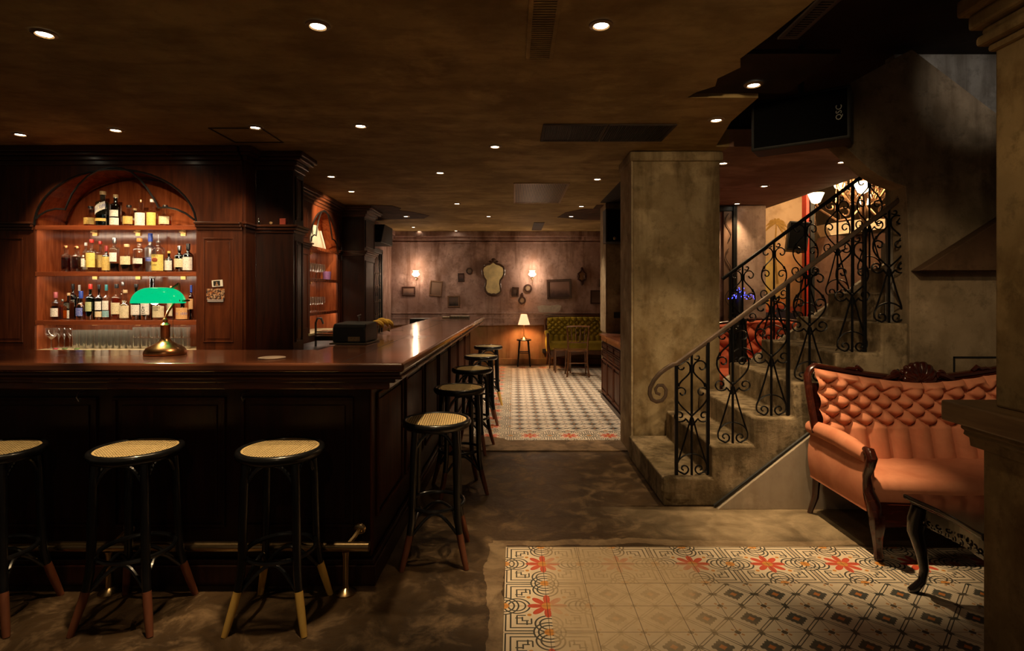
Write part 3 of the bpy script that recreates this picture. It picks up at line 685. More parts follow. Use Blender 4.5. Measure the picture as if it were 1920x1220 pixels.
def bottle(lab,xpx,hpx,wpx,z,Y,g='clear',cap='black',liq=None,labels=(('white',.25,.55),),shape='std',grp='spirit bottles in the arched niche',at=None,rot=0,caph=.09):
    s=Y/F; h=hpx*s; r=wpx*s/2
    X=FX(xpx,Y) if at is None else at
    t=thing('liquor_bottle',lab,'bottle',(X,Y,z+.001),grp); WL[t.name]=(0,0,0)
    sh={'std':(.60,.72,.32),'tall':(.66,.76,.36),'squat':(.50,.62,.36),'cone':(.30,.86,.42),'round':(.46,.64,.34),'square':(.64,.72,.34),'decanter':(.62,.70,.45)}[shape]
    rn=r*sh[2]; hc=h*(1-caph)
    pr=[(r*.90,0),(r,.006),(r,h*sh[0])]
    for k in range(1,7):
        u=k/6; pr.append((rn+(r-rn)*(math.cos(u*PI)+1)/2, h*sh[0]+(h*(sh[1]-sh[0]))*u))
    pr+=[(rn*.96,hc*.97),(rn*1.12,hc*.975),(rn*1.12,hc)]
    n=4 if shape=='square' else 20
    T=Matrix.Rotation(PI/4,4,'Z') if n==4 else None
    kx=1.25 if n==4 else 1
    m=M(T); m.lathe([(a*kx,b) for a,b in pr],(0,0,0),n,cap=False)
    o=m.build('glass_body',GC[g],t,n!=4,bevel=.004 if n==4 else 0); 
    if n!=4: pass
    m=M(T); m.lathe([(r*.88*kx,.005),(r*.90*kx,.008),(r*.90*kx,.02)],(0,0,0),n); m.build('glass_base',GC[g],t)
    if liq:
        lv=h*liq[1]; q=[(a*.93*kx,max(b,.008)) for a,b in pr if b<lv]; q.append((q[-1][0],lv)); m=M(T); m.lathe(q,(0,0,0),n); m.build('liquid',LQ[liq[0]],t,n!=4)
    for L in labels:
        c,z0,z1=L[:3]; an=L[3] if len(L)>3 else 1.15; tilt=L[4] if len(L)>4 else 0
        m=M(); rr=r*1.012+.0006
        if n==4:
            m.box(-r*.84,r*.84,-r*.885-.0022,-r*.885-.0010,h*z0,h*z1)
        else:
            m.grid(lambda u,v:(rr*math.sin((u*2-1)*an),-rr*math.cos((u*2-1)*an),h*(z0+(z1-z0)*v)+tilt*r*(u*2-1)),10,1)
        m.build('paper_label',PR[c],t,True)
    if cap=='pourer':
        m=M(); m.lathe([(rn*1.1,hc-.002),(rn*1.1,hc+.01),(.004,hc+.012),(.003,h)],(0,0,0),12); m.build('pourer',STEEL,t,True)
    else:
        m=M(); m.lathe([(rn*1.2,hc*.985),(rn*1.25,hc+.002),(rn*1.25,h*.99),(rn*1.15,h)],(0,0,0),16); m.build('cap',CP[cap],t,True)
    return t
Z1,Z2,Z3=2.04,1.636,1.211
Yf,Yb=4.96,5.08
bottle('short round bottle, pale label and dark cap, first on the top shelf',170,41,21,Z1,Yb,'clear','black',('amber',.28),(('gold',.16,.46),),'round')
b_=bottle('tallest top-shelf bottle, bluish square glass, slanted blue label',193,66,24,Z1,Yf,'blue','cork',('olive',.33),(('white',.40,.62,.9,.5),('blue',.46,.56,.95,.5),('gold',.14,.22,1.0)),'tall')
bottle('dark brown top-shelf bottle with two white labels and cork',217,60,19,Z1,Yf,'dark','cork',('dark',.5),(('white',.30,.50,1.0),('white',.04,.26,1.1)),'tall')
bottle('short round bottle with gold label beside the dark brown one',242,40,20,Z1,Yf,'clear','black',('amber',.3),(('gold',.10,.46),),'round')
bottle('top-shelf bottle with big white label and copper stopper',264.5,50,20,Z1,Yf,'clear','copper',('amber',.25),(('white',.03,.50,1.2),),'round')
bottle('top-shelf bottle with bright yellow label under the lobed moulding',285.5,51,18,Z1,Yf,'clear','white',('amber',.28),(('yellow',.03,.50,1.2),),'round')
bottle('short round bottle with dark cap, last on the top shelf',310,40,21,Z1,Yf,'clear','black',('amber',.3),(('cream',.10,.45),),'round')
bottle('round bottle half hidden behind the short gold-label bottle',253,38,16,Z1,5.12,'clear','cork',('dark',.3),(('white',.2,.5),),'round')
# middle shelf
bottle('decanter of dark red spirit, copper stopper, first on middle shelf',124,49,17,Z2,Yf,'clear','copper',('red',.55),(),'decanter')
bottle('decanter of dark red spirit, copper stopper, second on middle shelf',144.5,48,17,Z2,Yf,'clear','copper',('red',.58),(),'decanter')
bottle('white-capped clear bottle behind the green-yellow label one',161,56,11,Z2,Yb,'clear','white',None,(('white',.1,.4),),'tall')
bottle('clear bottle with red cap and wide green-yellow label',172,61,18,Z2,Yf,'clear','red',('pale',.4),(('yellow',.14,.58,1.2),),'std')
bottle('clear bottle with salmon-red cap and amber dregs',188,59,15,Z2,Yb,'clear','red',('orange',.12),(('gold',.16,.55,1.2),),'std')
bottle('dark bottle with gold label and dark red cap',199.5,49,14,Z2,Yf,'dark','darkred',None,(('gold',.06,.58,1.3),),'std',caph=.2)
bottle('tall clear bottle with white oval label',214.8,64,16,Z2,Yf,'clear','silver',('dark',.25),(('white',.30,.56,1.0),),'tall',caph=.15)
bottle('short-necked amber bottle with cream label, mid middle shelf',238,52,21,Z2,Yf,'clear','cork',('dark',.28),(('cream',.26,.56,1.1),),'squat')
bottle('whiskey bottle with white label and orange-ringed neck',261.6,63,21,Z2,Yf,'clear','orange',('red',.42),(('white',.24,.40,1.0),),'tall')
bottle('tallest middle-shelf bottle, frosted glass with blue neck',282,73,19,Z2,5.05,'frost','blue',None,(('blue',.28,.38,1.1),),'std',caph=.2)
tb=bottle('clear vodka bottle with big yellow label and steel pourer',297,70,22,Z2,4.945,'clear','pourer',('pale',.4),(('yellow',.03,.46,1.3),),'std',caph=.2)
Tt=lambda x,y,z:Matrix.Translation((x,y,z))@Matrix.Rotation(PI/2,4,'X')
INK=plain('label_ink',(.05,.03,.02),.6); RINK=plain('red_brown_ink',(.28,.06,.02),.6)
def rr(px,Y): return px*Y/F/2
m=M(); m.T=None; m.ball((0,-rr(22,4.945)-.0005,.105),.026,.0035,.020,16,8); m.build('label_seal',RINK,tb,True)
textmesh("Tito's",.030,Tt(-.005,-rr(22,4.945)-.0045,.145),INK,tb); textmesh('VODKA',.012,Tt(0,-rr(22,4.945)-.0045,.060),INK,tb)
bottle('small dark bottle with white label and yellow cap',317,39,14,Z2,Yf,'dark','yellow',('dark',.5),(('white',.08,.55,1.2),),'std')
bottle('dark green bottle with silver cap and red seal',336.6,49,17,Z2,Yf,'darkgreen','silver',None,(('cream',.18,.50,1.2),),'std',caph=.17)
bottle('black bottle with large white label, last on middle shelf',353,53,18,Z2,Yf,'dark','black',None,(('white',.06,.52,1.3),),'std',caph=.2)
bottle('small white-label bottle squeezed beside the second decanter',156,31,7,Z2,4.90,'clear','white',None,(('white',.3,.8,1.2),),'std')
# lower shelf
bottle('amber bottle with pinkish red cap, first on lower shelf',104.6,52,16,Z3,Yf,'clear','pink',('red',.5),(('white',.12,.42,1.2),),'std',caph=.2)
bottle('small orange liqueur bottle with silver cap',117,39,11,Z3,4.90,'clear','silver',('orange',.7),(),'square')
bottle('square dark whisky bottle with slanted black label',129,50,13,Z3,5.0,'brown','cork',('dark',.6),(('black',.42,.62),('white',.05,.35)),'square')
bottle('tall dark red bottle with black pourer cap',136.8,66,12,Z3,5.10,'brown','black',('red',.7),(('black',.35,.55),),'tall',caph=.15)
bottle('green bottle with white cap behind the blue-capped one',149,64,10,Z3,5.11,'green','white',None,(),'std',caph=.16)
bottle('round-shouldered amber bottle with blue cap',152,54,16,Z3,4.94,'clear','blue',('amber',.55),(('blue',.14,.42,.9),),'round',caph=.24)
bottle('bright green glass bottle with red cap',169.8,67,16,Z3,Yf,'green','red',None,(('green',.24,.50,.8),),'std',caph=.13)
bottle('brown bottle with two white labels next to the green one',185.8,66,13,Z3,Yf,'brown','black',('dark',.6),(('white',.28,.52,1.1),('cream',.08,.24,1.2)),'std',caph=.12)
bottle('amber bottle with white and teal label, teal cap',199.5,66,13,Z3,Yf,'clear','teal',('amber',.5),(('white',.28,.54,1.1),('teal',.08,.26,1.2)),'std',caph=.16)
bottle('brown whisky bottle with wide cream label, dark stopper',218.5,67,17,Z3,Yf,'clear','black',('amber',.6),(('cream',.16,.48,1.2),),'std',caph=.1)
bottle('tall clear bottle standing behind the cork-stopped one',230.6,70,13,Z3,5.09,'clear','silver',('pale',.4),(('cream',.2,.5),),'tall')
bottle('clear square-shouldered bottle with cork and cream label',235,56,18,Z3,4.95,'clear','cork',('pale',.6),(('cream',.07,.48,1.2),),'round')
bottle('green bottle with white label beside the lamp shade',255.5,67,17,Z3,Yf,'green','black',None,(('white',.14,.42,1.2),),'std',caph=.08)
sb=bottle('black bottle with brush-stroke white label behind the green lampshade',273.7,60,17,Z3,Yf,'dark','black',None,(('white',.16,.52,1.2),),'std')
w=M()
for pts in ([(-.010,.118),(.0,.124),(.012,.120)],[(-.008,.105),(-.012,.092),(-.004,.084),(.008,.086),(.013,.096),(.006,.106)],[(-.016,.074),(0,.066),(.016,.074)],[(-.002,.130),(.001,.110)]):
    w.tube([(x,-rr(17,Yf)-.0022,z-.01) for x,z in pts],.0022,5)
w.build('brush_mark',INK,sb,True)
bottle('conical black bottle with white rim, tallest on lower shelf',285.8,80,22,Z3,5.09,'dark','white',None,(),'cone',caph=.03)
mb=bottle('squat bourbon bottle with cream letterpress label',299,52,22,Z3,Yf,'clear','red',('amber',.55),(('cream',.09,.50,1.25),),'squat')
textmesh("MAKER'S",.020,Tt(0,-rr(22,Yf)-.0028,.108),INK,mb); textmesh('MARK',.018,Tt(0,-rr(22,Yf)-.0028,.088),INK,mb)
bottle('amber bottle with oval cream label behind the lamp arm',321,62,14,Z3,5.09,'clear','copper',('amber',.55),(('cream',.1,.5,.8),),'std')
bottle('squat dark bottle with orange label and blue band',342.5,37,22,Z3,4.96,'dark','blue',None,(('orange',.05,.62,1.25),('blue',.26,.38,1.28)),'squat')
bottle('narrow purple-red bottle at the end of lower shelf',358.5,64,9,Z3,5.06,'brown','blue',('red',.6),(('orange',.3,.6),),'tall',caph=.2)
# ------------------------------------------------------------------ glassware
GW=glass('thin_glassware',(.97,.97,.95),.02,.22,dif=.025); GT=glass('ribbed_glass',(.95,.95,.91),.08,.25,dif=.07)
zc=.956
def stem(lab,X,Y,h,rb,grp,kind='flute',z=zc,nm='stem_glass'):
    t=M()
    pr=[(min(.030,rb),0),(min(.030,rb),.003),(.006,.010),(.0035,.02),(.0035,h*.45)]
    if kind=='flute': pr+=[(rb*.5,h*.52),(rb*.9,h*.68),(rb,h*.85),(rb*.85,h)]
    elif kind=='coupe': pr+=[(rb*.35,h*.50),(rb*.8,h*.60),(rb,h*.76),(rb*.98,h)]
    else: pr+=[(rb*.6,h*.50),(rb*.95,h*.62),(rb,h*.75),(rb*.78,h)]
    t.lathe(pr,(X,Y,z+.001),18,cap=False); o=t.build(nm,GW,None,True,origin=(X,Y,z+.001)); return tag(o,lab,'glass',grp)
stem('wide coupe glass at the end of the niche counter',FX(96,4.93),4.93,.185,.046,None,'coupe')
for x,l in ((110,'second'),(120.5,'third'),(131,'fourth')):
    stem('slim stemmed glass, %s from the coupe glass'%l,FX(x,5.06),5.06,.175,.023,'flutes on niche counter','flute')
def tumbler(lab,X,Y,z,h,r,grp,mat=GT,nr=14):
    t=M(); t.lathe([(r*.80,.0),(r*.86,.004),(r*.9,h*.3),(r,h),(r*.93,h),(r*.82,h*.3),(r*.76,.012),(.001,.012)],(X,Y,z+.001),28,cap=False,rib=.035,nr=nr)
    o=t.build('cut_glass_tumbler',mat,None,True,origin=(X,Y,z+.001)); return tag(o,lab,'glass',grp)
for i,x in enumerate((143,156,169)): tumbler('cut glass mixing tumbler between flutes and highball glasses',FX(x,4.96),4.96,zc,.165,.031,'cut mixing tumblers')
for i,x in enumerate((143,156,169)): tumbler('cut glass mixing tumbler in the rear row',FX(x+5,5.05),5.05,zc,.16,.031,'cut mixing tumblers, rear row')
for i in range(6): tumbler('tall ribbed highball glass in the middle of the counter',FX(183+12.2*i,4.95),4.95,zc,.165,.0275,'ribbed highball glasses',nr=10)
for i in range(5): tumbler('tall ribbed highball glass in the second row',FX(190+12.2*i,5.03),5.03,zc,.165,.0275,'ribbed highball glasses, second row',nr=10)
for k in range(2):
    for i in range(7): tumbler('short cut tumbler in the %s layer of the stacked tumblers'%('lower','upper')[k],FX(257+15.4*i,4.95),4.95,zc+.096*k,.094,.034,'stacked tumblers, %s layer'%('lower','upper')[k])
# wine glasses of the second niche
gi=0
for z,n,h in ((1.636,9,.20),(1.211,8,.19)):
    for r_ in range(2):
        for i in range(n):
            Y=6.92+i*.088+ (.04 if r_ else 0); X=-2.58-.10*r_
            nmz={1.636:'upper',1.211:'lower'}[z]
            if z==1.636 and Y>7.62: continue
            stem('stemmed wine glass on the %s shelf of the narrow arched niche'%nmz,X,Y,h,.036,'wine glasses, narrow niche %s shelf'%nmz,'wine',z)
w=M(); w.lathe([(.045,0),(.05,.004),(.056,.11),(.056,.115),(.05,.115),(.046,.01)],(-2.60,7.76,1.637),20,rib=.02,nr=20); tag(w.build('tin_cup',plain('lilac_tin',(.32,.16,.42),.4),None,True,origin=(-2.60,7.76,1.637)),'lilac ribbed cup beside the upper wine glasses','cup')
# grey folded card tent on the vault shelf of second niche and a white book
w=M(); w.prism([(6.95,2.041),(7.50,2.041),(7.28,2.33),(7.20,2.33)],-2.66,-2.56,'x'); tag(w.build('folded_cloth_tent',plain('grey_satin',(.45,.44,.40),.3,0,.25,6),None,origin=(-2.6,7.2,2.041),bevel=.006),'grey tapered packet leaning in the narrow arch','packet')
w=M(); w.prism([(7.50,2.041),(7.56,2.041),(7.36,2.27),(7.33,2.27)],-2.68,-2.54,'x'); tag(w.build('leaning_book',WHITE,None,origin=(-2.6,7.5,2.041)),'thin white book leaning against the grey packet','book')
# ------------------------------------------------------------------ things on the bar
ZB=1.1262
L0=P(310,659,2.93); LX=FX(310,2.93); LY=2.93
lp=thing('bankers_lamp','brass banker lamp with lit green glass shade on bar','lamp',(LX,LY,ZB))
k=LY/F
w=M(); w.lathe([(.098,0),(.100,.006),(.098,.018),(.088,.036),(.066,.046),(.064,.049),(.045,.058),(.030,.070),(.023,.082),(.021,.088),(.0225,.095),(.0225,.150),(.024,.154),(.018,.162),(.010,.168),(.012,.174),(.013,.182),(.008,.190)],(LX,LY,ZB),32); w.build('base',COPPER,lp,True)
arm=[(LX,LY,ZB+.188),(LX+.015,LY,ZB+.225),(LX+.033,LY+.012,ZB+.262),(LX+.045,LY+.03,ZB+.30),(LX+.048,LY+.045,ZB+.34),(LX+.045,LY+.045,ZB+.375)]
w=M(); w.tube(arm,.006,10); w.build('arm',COPPER,lp,True)
SZ=FZ(568,LY); sc0=(FX(297,LY),LY,SZ)
Ls=.128
def shade(u,v):
    a=(u*2-1); b=v*PI # along length, around half cylinder
    e=(1-abs(a)**3.4)**.42 if abs(a)<1 else 0
    yy=-math.cos(b)*.072*(.25+.75*e); zz=math.sin(b)*.083*e
    return (sc0[0]+a*Ls,sc0[1]+yy,sc0[2]+zz)
m,b=newmat('green_glass_shade'); n=noise(coords(),3,2)
setc(b,'Base Color',mixc(mapr(n,.3,.7),(.0,.55,.22),(.01,.62,.26))); b.inputs['Roughness'].default_value=.12; b.inputs['Coat Weight'].default_value=.5
setc(b,'Emission Color',(.0,.78,.30)); b.inputs['Emission Strength'].default_value=.75
GSH=m
w=M(); w.grid(shade,28,14); o=w.build('shade',GSH,lp,True); sd=o.modifiers.new('t','SOLIDIFY'); sd.thickness=.004; sd.offset=-1
w=M(); w.tube([(sc0[0]+Ls*.86,sc0[1]-.0,sc0[2]+.01),(sc0[0]+Ls+.035,sc0[1],sc0[2]+.014)],.005,8); w.ball((sc0[0]+Ls*.92,sc0[1]-.02,sc0[2]+.012),.009,.006,.009); w.build('shade_pivot',BRASS,lp,True)
w=M(); w.tube([(arm[-1][0],arm[-1][1],arm[-1][2]),(sc0[0],sc0[1]+.01,sc0[2]+.03),(sc0[0]-.04,sc0[1],sc0[2]+.03)],.006,8); w.build('lamp_holder',BRASS,lp,True)
w=M(); w.tube([(LX+.052,LY-.02,SZ),(LX+.052,LY-.02,ZB+.10)],.0012,5); w.ball((LX+.052,LY-.02,ZB+.098),.004); w.build('pull_chain',BRASS,lp,True)
M().ball((sc0[0]-.02,sc0[1],sc0[2]+.012),.022).build('bulb',glow('lamp_bulb',(1,.85,.6),14),lp,True)
c0=P(510,672,2.76); w=M(); w.lathe([(.062,0),(.064,.001),(.064,.004),(.06,.005)],(c0[0],2.76,ZB),32); tag(w.build('drink_coaster',plain('coaster_card',(.50,.38,.30),.7,0,.2,40),None,True,origin=(c0[0],2.76,ZB)),'round pale card coaster lying on the bar corner','coaster')
# till printer
tp=thing('till_printer','black till machine with small sticker on the counter','till',(-1.03,3.62,ZB))
T=Matrix.Translation((-1.03,3.60,ZB))@Matrix.Rotation(-.05,4,'Z')
w=M(T); w.prism([(-.10,.012),(.16,.012),(.16,.11),(.13,.135),(-.08,.128),(-.10,.10)],-.105,.105,'x'); w.build('case',plain('till_plastic',(.012,.012,.013),.35),tp,bevel=.008)
w=M(T); w.box(-.118,.118,-.12,.17,.0,.011); w.build('base_tray',plain('tray_steel',(.20,.17,.13),.4,.8),tp,bevel=.002)
w=M(T); w.box(-.005,.07,-.1025,-.1012,.02,.048); w.build('sticker',printed('kraft_sticker',(.28,.19,.10),(.1,.05,.02)),tp)
w=M(T); w.tube([(0,.10,.13),(0,.10,.16)],.004,6); w.ball((.0,.10,.163),.008,.008,.006); w.tube([(-.012,.10,.172),(.012,.10,.18)],.004,6); w.build('lever',STEEL,tp,True)
w=M(); w.box(FX(690,4.0),FX(706,4.0),3.98,4.03,ZB,ZB+.115); o=w.build('snack_carton',printed('red_snack_carton',(.35,.06,.03),(.6,.35,.1),120,.9),None,bevel=.002,origin=(FX(698,4.0),4.0,ZB)); tag(o,'red patterned carton standing behind the till machine','carton')
bn=thing('banana_bunch','ripe yellow bananas lying on the counter behind the till','fruit',(FX(716,4.5),4.5,ZB))
for k_,(dx,dy,hh) in enumerate(((-.03,-.03,.10),(0.0,.0,.115),(.032,.03,.105))):
    pts=[];rad=[]
    for i in range(11):
        u=i/10; a=PI*(.08+.80*u); pts.append((FX(716,4.5)+dx-.055*math.cos(a),4.5+dy,ZB+.020+ (hh-.03)*math.sin(a))); rad.append(.019*min(1,(.25+math.sin(PI*u)*1.4)))
    w=M(); w.tube(pts,rad,7); w.build('banana',plain('banana_skin',(.60,.36,.05),.5,0,.2,25),bn,True)
w=M(); w.tube([(FX(716,4.5)+.05,4.47,ZB+.03),(FX(716,4.5)+.06,4.50,ZB+.02),(FX(716,4.5)+.05,4.53,ZB+.03)],.008,6); w.build('stalk',plain('stalk',(.2,.13,.04),.7),bn,True)
p=P(862,592,7.2); w=M(); w.box(p[0]-.13,p[0]+.12,7.16,7.34,ZB,ZB+.028); o=w.build('flat_box',printed('illustrated_box',(.18,.19,.16),(.5,.35,.2),90,.9),None,bevel=.002,origin=(p[0],7.2,ZB)); tag(o,'low illustrated box at the far end of the counter','box')
w=M(); w.box(p[0]-.225,p[0]-.135,7.18,7.30,ZB,ZB+.018); tag(w.build('card_box',CREAM,None,bevel=.002,origin=(p[0]-.2,7.2,ZB)),'small cream box beside the low illustrated box','box')
# tap and drip tray behind the bar
tpx=thing('beer_tap','curved steel tap rising behind the till machine','tap',(-2.13,6.2,.86))
xx=FX(592,6.2)
w=M(); w.tube([(xx,6.2,.86),(xx,6.2,1.12),(xx+.02,6.2,1.17),(xx+.06,6.2,1.17),(xx+.085,6.2,1.11)],.012,10); w.build('spout',STEEL,tpx,True)
w=M(); w.box(xx+.02,xx+.24,6.1,6.4,.93,.98); w.box(xx+.02,xx+.24,6.12,6.38,.99,1.0);w.box(xx+.02,xx+.24,6.12,6.38,1.02,1.03); w.build('drip_rack',BRASS,tpx,bevel=.004)
o=M().box(-2.46,-1.85,5.55,7.7,0,.86).build('rear_counter',DMAH,bevel=.01,origin=(-2.1,6.6,0)); tag(o,'low dark counter below the narrow glass niche','counter')
# cards stuck to the pilaster
Tc=Matrix.Translation((FX(407.5,4.835),4.836,FZ(531,4.835)))@Matrix.Rotation(-.08,4,'Y')
ph=thing('instant_photo','small white-bordered photo stuck on the mahogany pilaster','photo',tuple(Tc.translation))
M(Tc).box(-.047,.047,-.001,.0,-.029,.029).build('border',WHITE,ph)
M(Tc).box(-.034,.024,-.0022,-.0012,-.022,.022).build('print',BLACK,ph)
w=M(Tc); w.ball((-.005,-.0025,.004),.007,.001,.009); w.ball((-.005,-.0025,-.015),.013,.001,.010); w.build('portrait',plain('portrait_tone',(.30,.17,.10),.6),ph,True)
m,b=newmat('crowd_print'); v=coords(); n=noise(v,60,4); n2=noise(v,28,3); setc(b,'Base Color',mixc(mapr(n,.42,.58),(.015,.015,.02),mixc(mapr(n2,.4,.6),(.45,.14,.03),(.5,.32,.2)))); b.inputs['Roughness'].default_value=.4
o=M().box(FX(387,4.835),FX(421,4.835),4.834,4.8355,FZ(562,4.835),FZ(541,4.835)).build('postcard',m,origin=(FX(404,4.835),4.835,FZ(551,4.835))); tag(o,'dark red crowd postcard stuck below the white-bordered photo','postcard')
o=M().box(FX(389,4.835),FX(419,4.835),4.832,4.8335,FZ(566,4.835),FZ(561,4.835)).build('paper_strip',printed('grey_paper',(.3,.25,.25),(.1,.1,.1)),origin=(FX(404,4.83),4.833,FZ(564,4.835))); tag(o,'narrow grey paper strip under the crowd postcard','paper strip')
zl=2.066
o=M().box(FX(525,5.02),FX(536,5.02),5.01,5.03,zl,zl+.055).build('small_icon_frame',plain('red_icon',(.35,.05,.03),.5),bevel=.003,origin=(FX(530,5.02),5.02,zl)); tag(o,'tiny red framed picture on the dark column ledge','frame')
w=M(); w.lathe([(.013,0),(.014,.03),(.006,.042),(.006,.06)],(FX(485,5.02),5.02,zl),12); tag(w.build('tiny_bottle',GC['green'],None,True,origin=(FX(485,5.02),5.02,zl)),'tiny green bottle on the dark column ledge','bottle')
w=M(); w.ball((FX(508,5.02),5.02,zl+.014),.016,.012,.014); tag(w.build('small_shell',plain('shell',(.4,.25,.12),.5),None,True,origin=(FX(508,5.02),5.02,zl)),'little tan shell beside the red framed picture','ornament')
# sprigs of flowers
for i,(x,c,nm,lb) in enumerate(((103,(.4,.02,.06),'pink_petals','scattered pink petals on the niche counter edge'),(120,(.08,.16,.03),'herb_sprig','green herb sprig lying on the niche counter edge'),(143,(.10,.20,.04),'flower_sprig','green sprig with orange flower before the cut tumblers'))):
    w=M(); X=FX(x,4.85)
    for j in range(7):
        a=j*.9; w.ball((X+.025*math.cos(a)*((j%3)+.4)/2,4.87-.01+.008*math.sin(a),zc+.006+.004*(j%2)),.012,.006,.004,8,5)
    tag(w.build(nm,plain(nm+'_m',c,.6,0,.5,50),None,True,origin=(X,4.86,zc)),lb,'sprig' if i else 'petals')
# ------------------------------------------------------------------ tufted sofas
def velvet(name,a,c,rough=.75):
    m,b=newmat(name); v=coords(); n=noise(v,7,5,.6,.4); n2=noise(v,120,2)
    setc(b,'Base Color',mixc(mapr(n,.3,.7),a,c)); b.inputs['Roughness'].default_value=rough; b.inputs['Sheen Weight'].default_value=.35; b.inputs['Sheen Roughness'].default_value=.4
    setc(b,'Sheen Tint',c); b.inputs['Specular IOR Level'].default_value=.25; bump(b,n2,.08,.002); return m
def sofa(label,loc,W,D,up,frame_m,zr,crest=True,dx=.135,dz=.105,rotz=0,seatz=.42,base=.25,turned=False,carve=True,cmat=None):
    t=thing('sofa',label,'sofa',(0,0,0)); hw=W/2; yb=D-.03
    rows=[.60+dz*.5*k for k in range(int((.92-.60)/(dz*.5))+1)]
    def lean(z): return -.13*(1-(z-seatz)/.56)
    def fn(u,v):
        x=(u*2-1)*(hw-.035); zt=zr(x)-.015; z=seatz-.03+(zt-seatz+.03)*v
        zz=z-.60
        A=x/dx+zz/dz; B=x/dx-zz/dz
        h=(abs(math.sin(PI*A/1))*abs(math.sin(PI*B/1)))**.45
        c=abs(math.sin(PI*x/dx))**.38
        k=max(0,min(1,(zz+.0)/.02)); top=max(0,min(1,(zt-z-.03)/.04)); h=h*k+c*(1-k)
        h=h*top+(1-top)*abs(math.sin(PI*x/dx))**.3
        e=min(1,(hw-.035-abs(x))/.04+.25)**.5 * min(1,(zt-z)/.03+.2)**.5
        return (x,yb-.055+lean(z)+.035-(.070*h*e),z)
    m=M(); m.grid(fn,int(W*140),80); b_=m.build('tufted_back',up,t,True)
    m=M(); m.box(-hw+.03,hw-.03,yb-.02,yb+.01,base,zr(hw*.4)-.05); m.build('back_board',frame_m,t)
    # buttons
    bt=None
    for r,z in enumerate(rows):
        i=-12
        while i<13:
            x=(i+(.5 if False else 0))*dx + (dx/2 if r%2 else 0)
            i+=1
            if abs(x)>hw-.09 or z>zr(x)-.075: continue
            yv=yb-.055+lean(z)+.028
            if bt is None:
                mm=M(); mm.ball((0,0,0),.009,.006,.009,10,6); bt=mm.build('button',up,t,True); bt.location=(x,yv,z)
            else:
                c=bt.copy(); COL.objects.link(c); c.location=(x,yv,z)
    # rail
    N=40; pts=[(-hw-.005,yb-.12,seatz+.14),(-hw-.01,yb-.06,seatz+.34),(-hw-.006,yb-.015,zr(-hw)-.07)]
    pts+=[((-1+2*i/N)*(hw-.02),yb-.0,zr((-1+2*i/N)*(hw-.02))-(.03*max(0,(abs(-1+2*i/N)-.94)/.06)**2)) for i in range(N+1)]
    pts+=[(hw+.006,yb-.015,zr(hw)-.07),(hw+.01,yb-.06,seatz+.34),(hw+.005,yb-.12,seatz+.14)]
    m=M(); m.tube(pts,.023,9,flat=1.25); m.tube([(p[0]*.985,p[1]-.026,p[2]-.022) for p in pts[3:-3]],.009,6); m.build('top_rail',frame_m,t,True)
    if crest:
        z0=zr(0)-.02; m=M()
        def sh(u,v):
            a=PI*(-.08+1.16*u); R=.105*(1+.06*abs(math.sin(a*8)))*(.85+.22*math.sin(a)); r=R*v
            return (math.cos(a)*r*1.1,yb-.03-.030*math.sin(PI*min(1,v*.9))*(.6+.4*abs(math.sin(a*8))),z0+.0+math.sin(a)*r*1.15)
        m.grid(sh,96,10); m.ball((0,yb-.04,z0-.01),.035,.025,.022,12,8)
        for k in range(11):
            a=PI*k/10; m.ball((math.cos(a)*.122,yb-.025,z0+math.sin(a)*.118),.021,.02,.019,10,7)
        o=m.build('shell_crest',frame_m,t,True); sd=o.modifiers.new('t','SOLIDIFY'); sd.thickness=.012
        for s in (1,-1):
            m=M(); m.tube([(s*(.13+x),yb-.03,z0+.005+z) for x,z in bez((0,.05),(.06,.04),(.10,-.01),(.20,.0),10)],[.02,.02,.02,.019,.018,.017,.016,.014,.012,.010,.006],7)
            for k in range(7): m.ball((s*(.16+.028*k),yb-.045,z0-.012-.002*k),.015,.012,.017,8,6)
            m.tube([(s*.145+s*x,yb-.03,z0+.055+z) for x,z in spiral(0,0,.028,.006,0,5,12)],.010,6)
            m.tube([(s*(.36+x),yb-.02,zr(.36)+.022+z) for x,z in [(0,.0),(.03,.025),(.055,.012),(.09,.018),(.13,.008)]],[.012,.016,.013,.010,.005],7)
            m.build('acanthus_carving',frame_m,t,True)
    # seat
    def seat(u,v):
        x=(u*2-1)*(hw-.05); fy=-.045*math.cos(PI*x/W)**1; 
        y=fy+.02+(yb-.16-fy)*v
        e=min(1,v/.10); z=base+.05+(seatz-base-.05)*math.sin(PI/2*min(1,v/.13))**.6+.012*math.sin(PI*v)
        if v>.9: z-=(v-.9)*.15
        return (x,y-.02*math.sin(PI*min(1,v/.13)),z)
    m=M(); m.grid(seat,30,26); m.build('seat_cushion',up,t,True)
    m=M(); m.prism([(-hw+.03,yb)]+[(x_,-.045*math.cos(PI*x_/W)+.015) for x_ in [(-1+2*i/20)*(hw-.03) for i in range(21)]]+[(hw-.03,yb)],base-.01,base+.06); m.build('seat_frame',frame_m,t,bevel=.01)
    m=M(); N=24
    for i in range(N):
        a=(-1+2*i/N)*(hw-.03); c=(-1+2*(i+1)/N)*(hw-.03)
        za=base-.045+.03*math.cos(PI*a/W*2); zb_=base-.045+.03*math.cos(PI*c/W*2); ya=-.045*math.cos(PI*a/W); yc=-.045*math.cos(PI*c/W)
        m.add([(a,ya,za),(c,yc,zb_),(c,yc+.02,zb_),(a,ya+.02,za),(a,ya,base+.05),(c,yc,base+.05),(c,yc+.02,base+.05),(a,ya+.02,base+.05)],[(0,3,2,1),(4,5,6,7),(0,1,5,4),(1,2,6,5),(2,3,7,6),(3,0,4,7)])
    m.build('front_rail',frame_m,t,True)
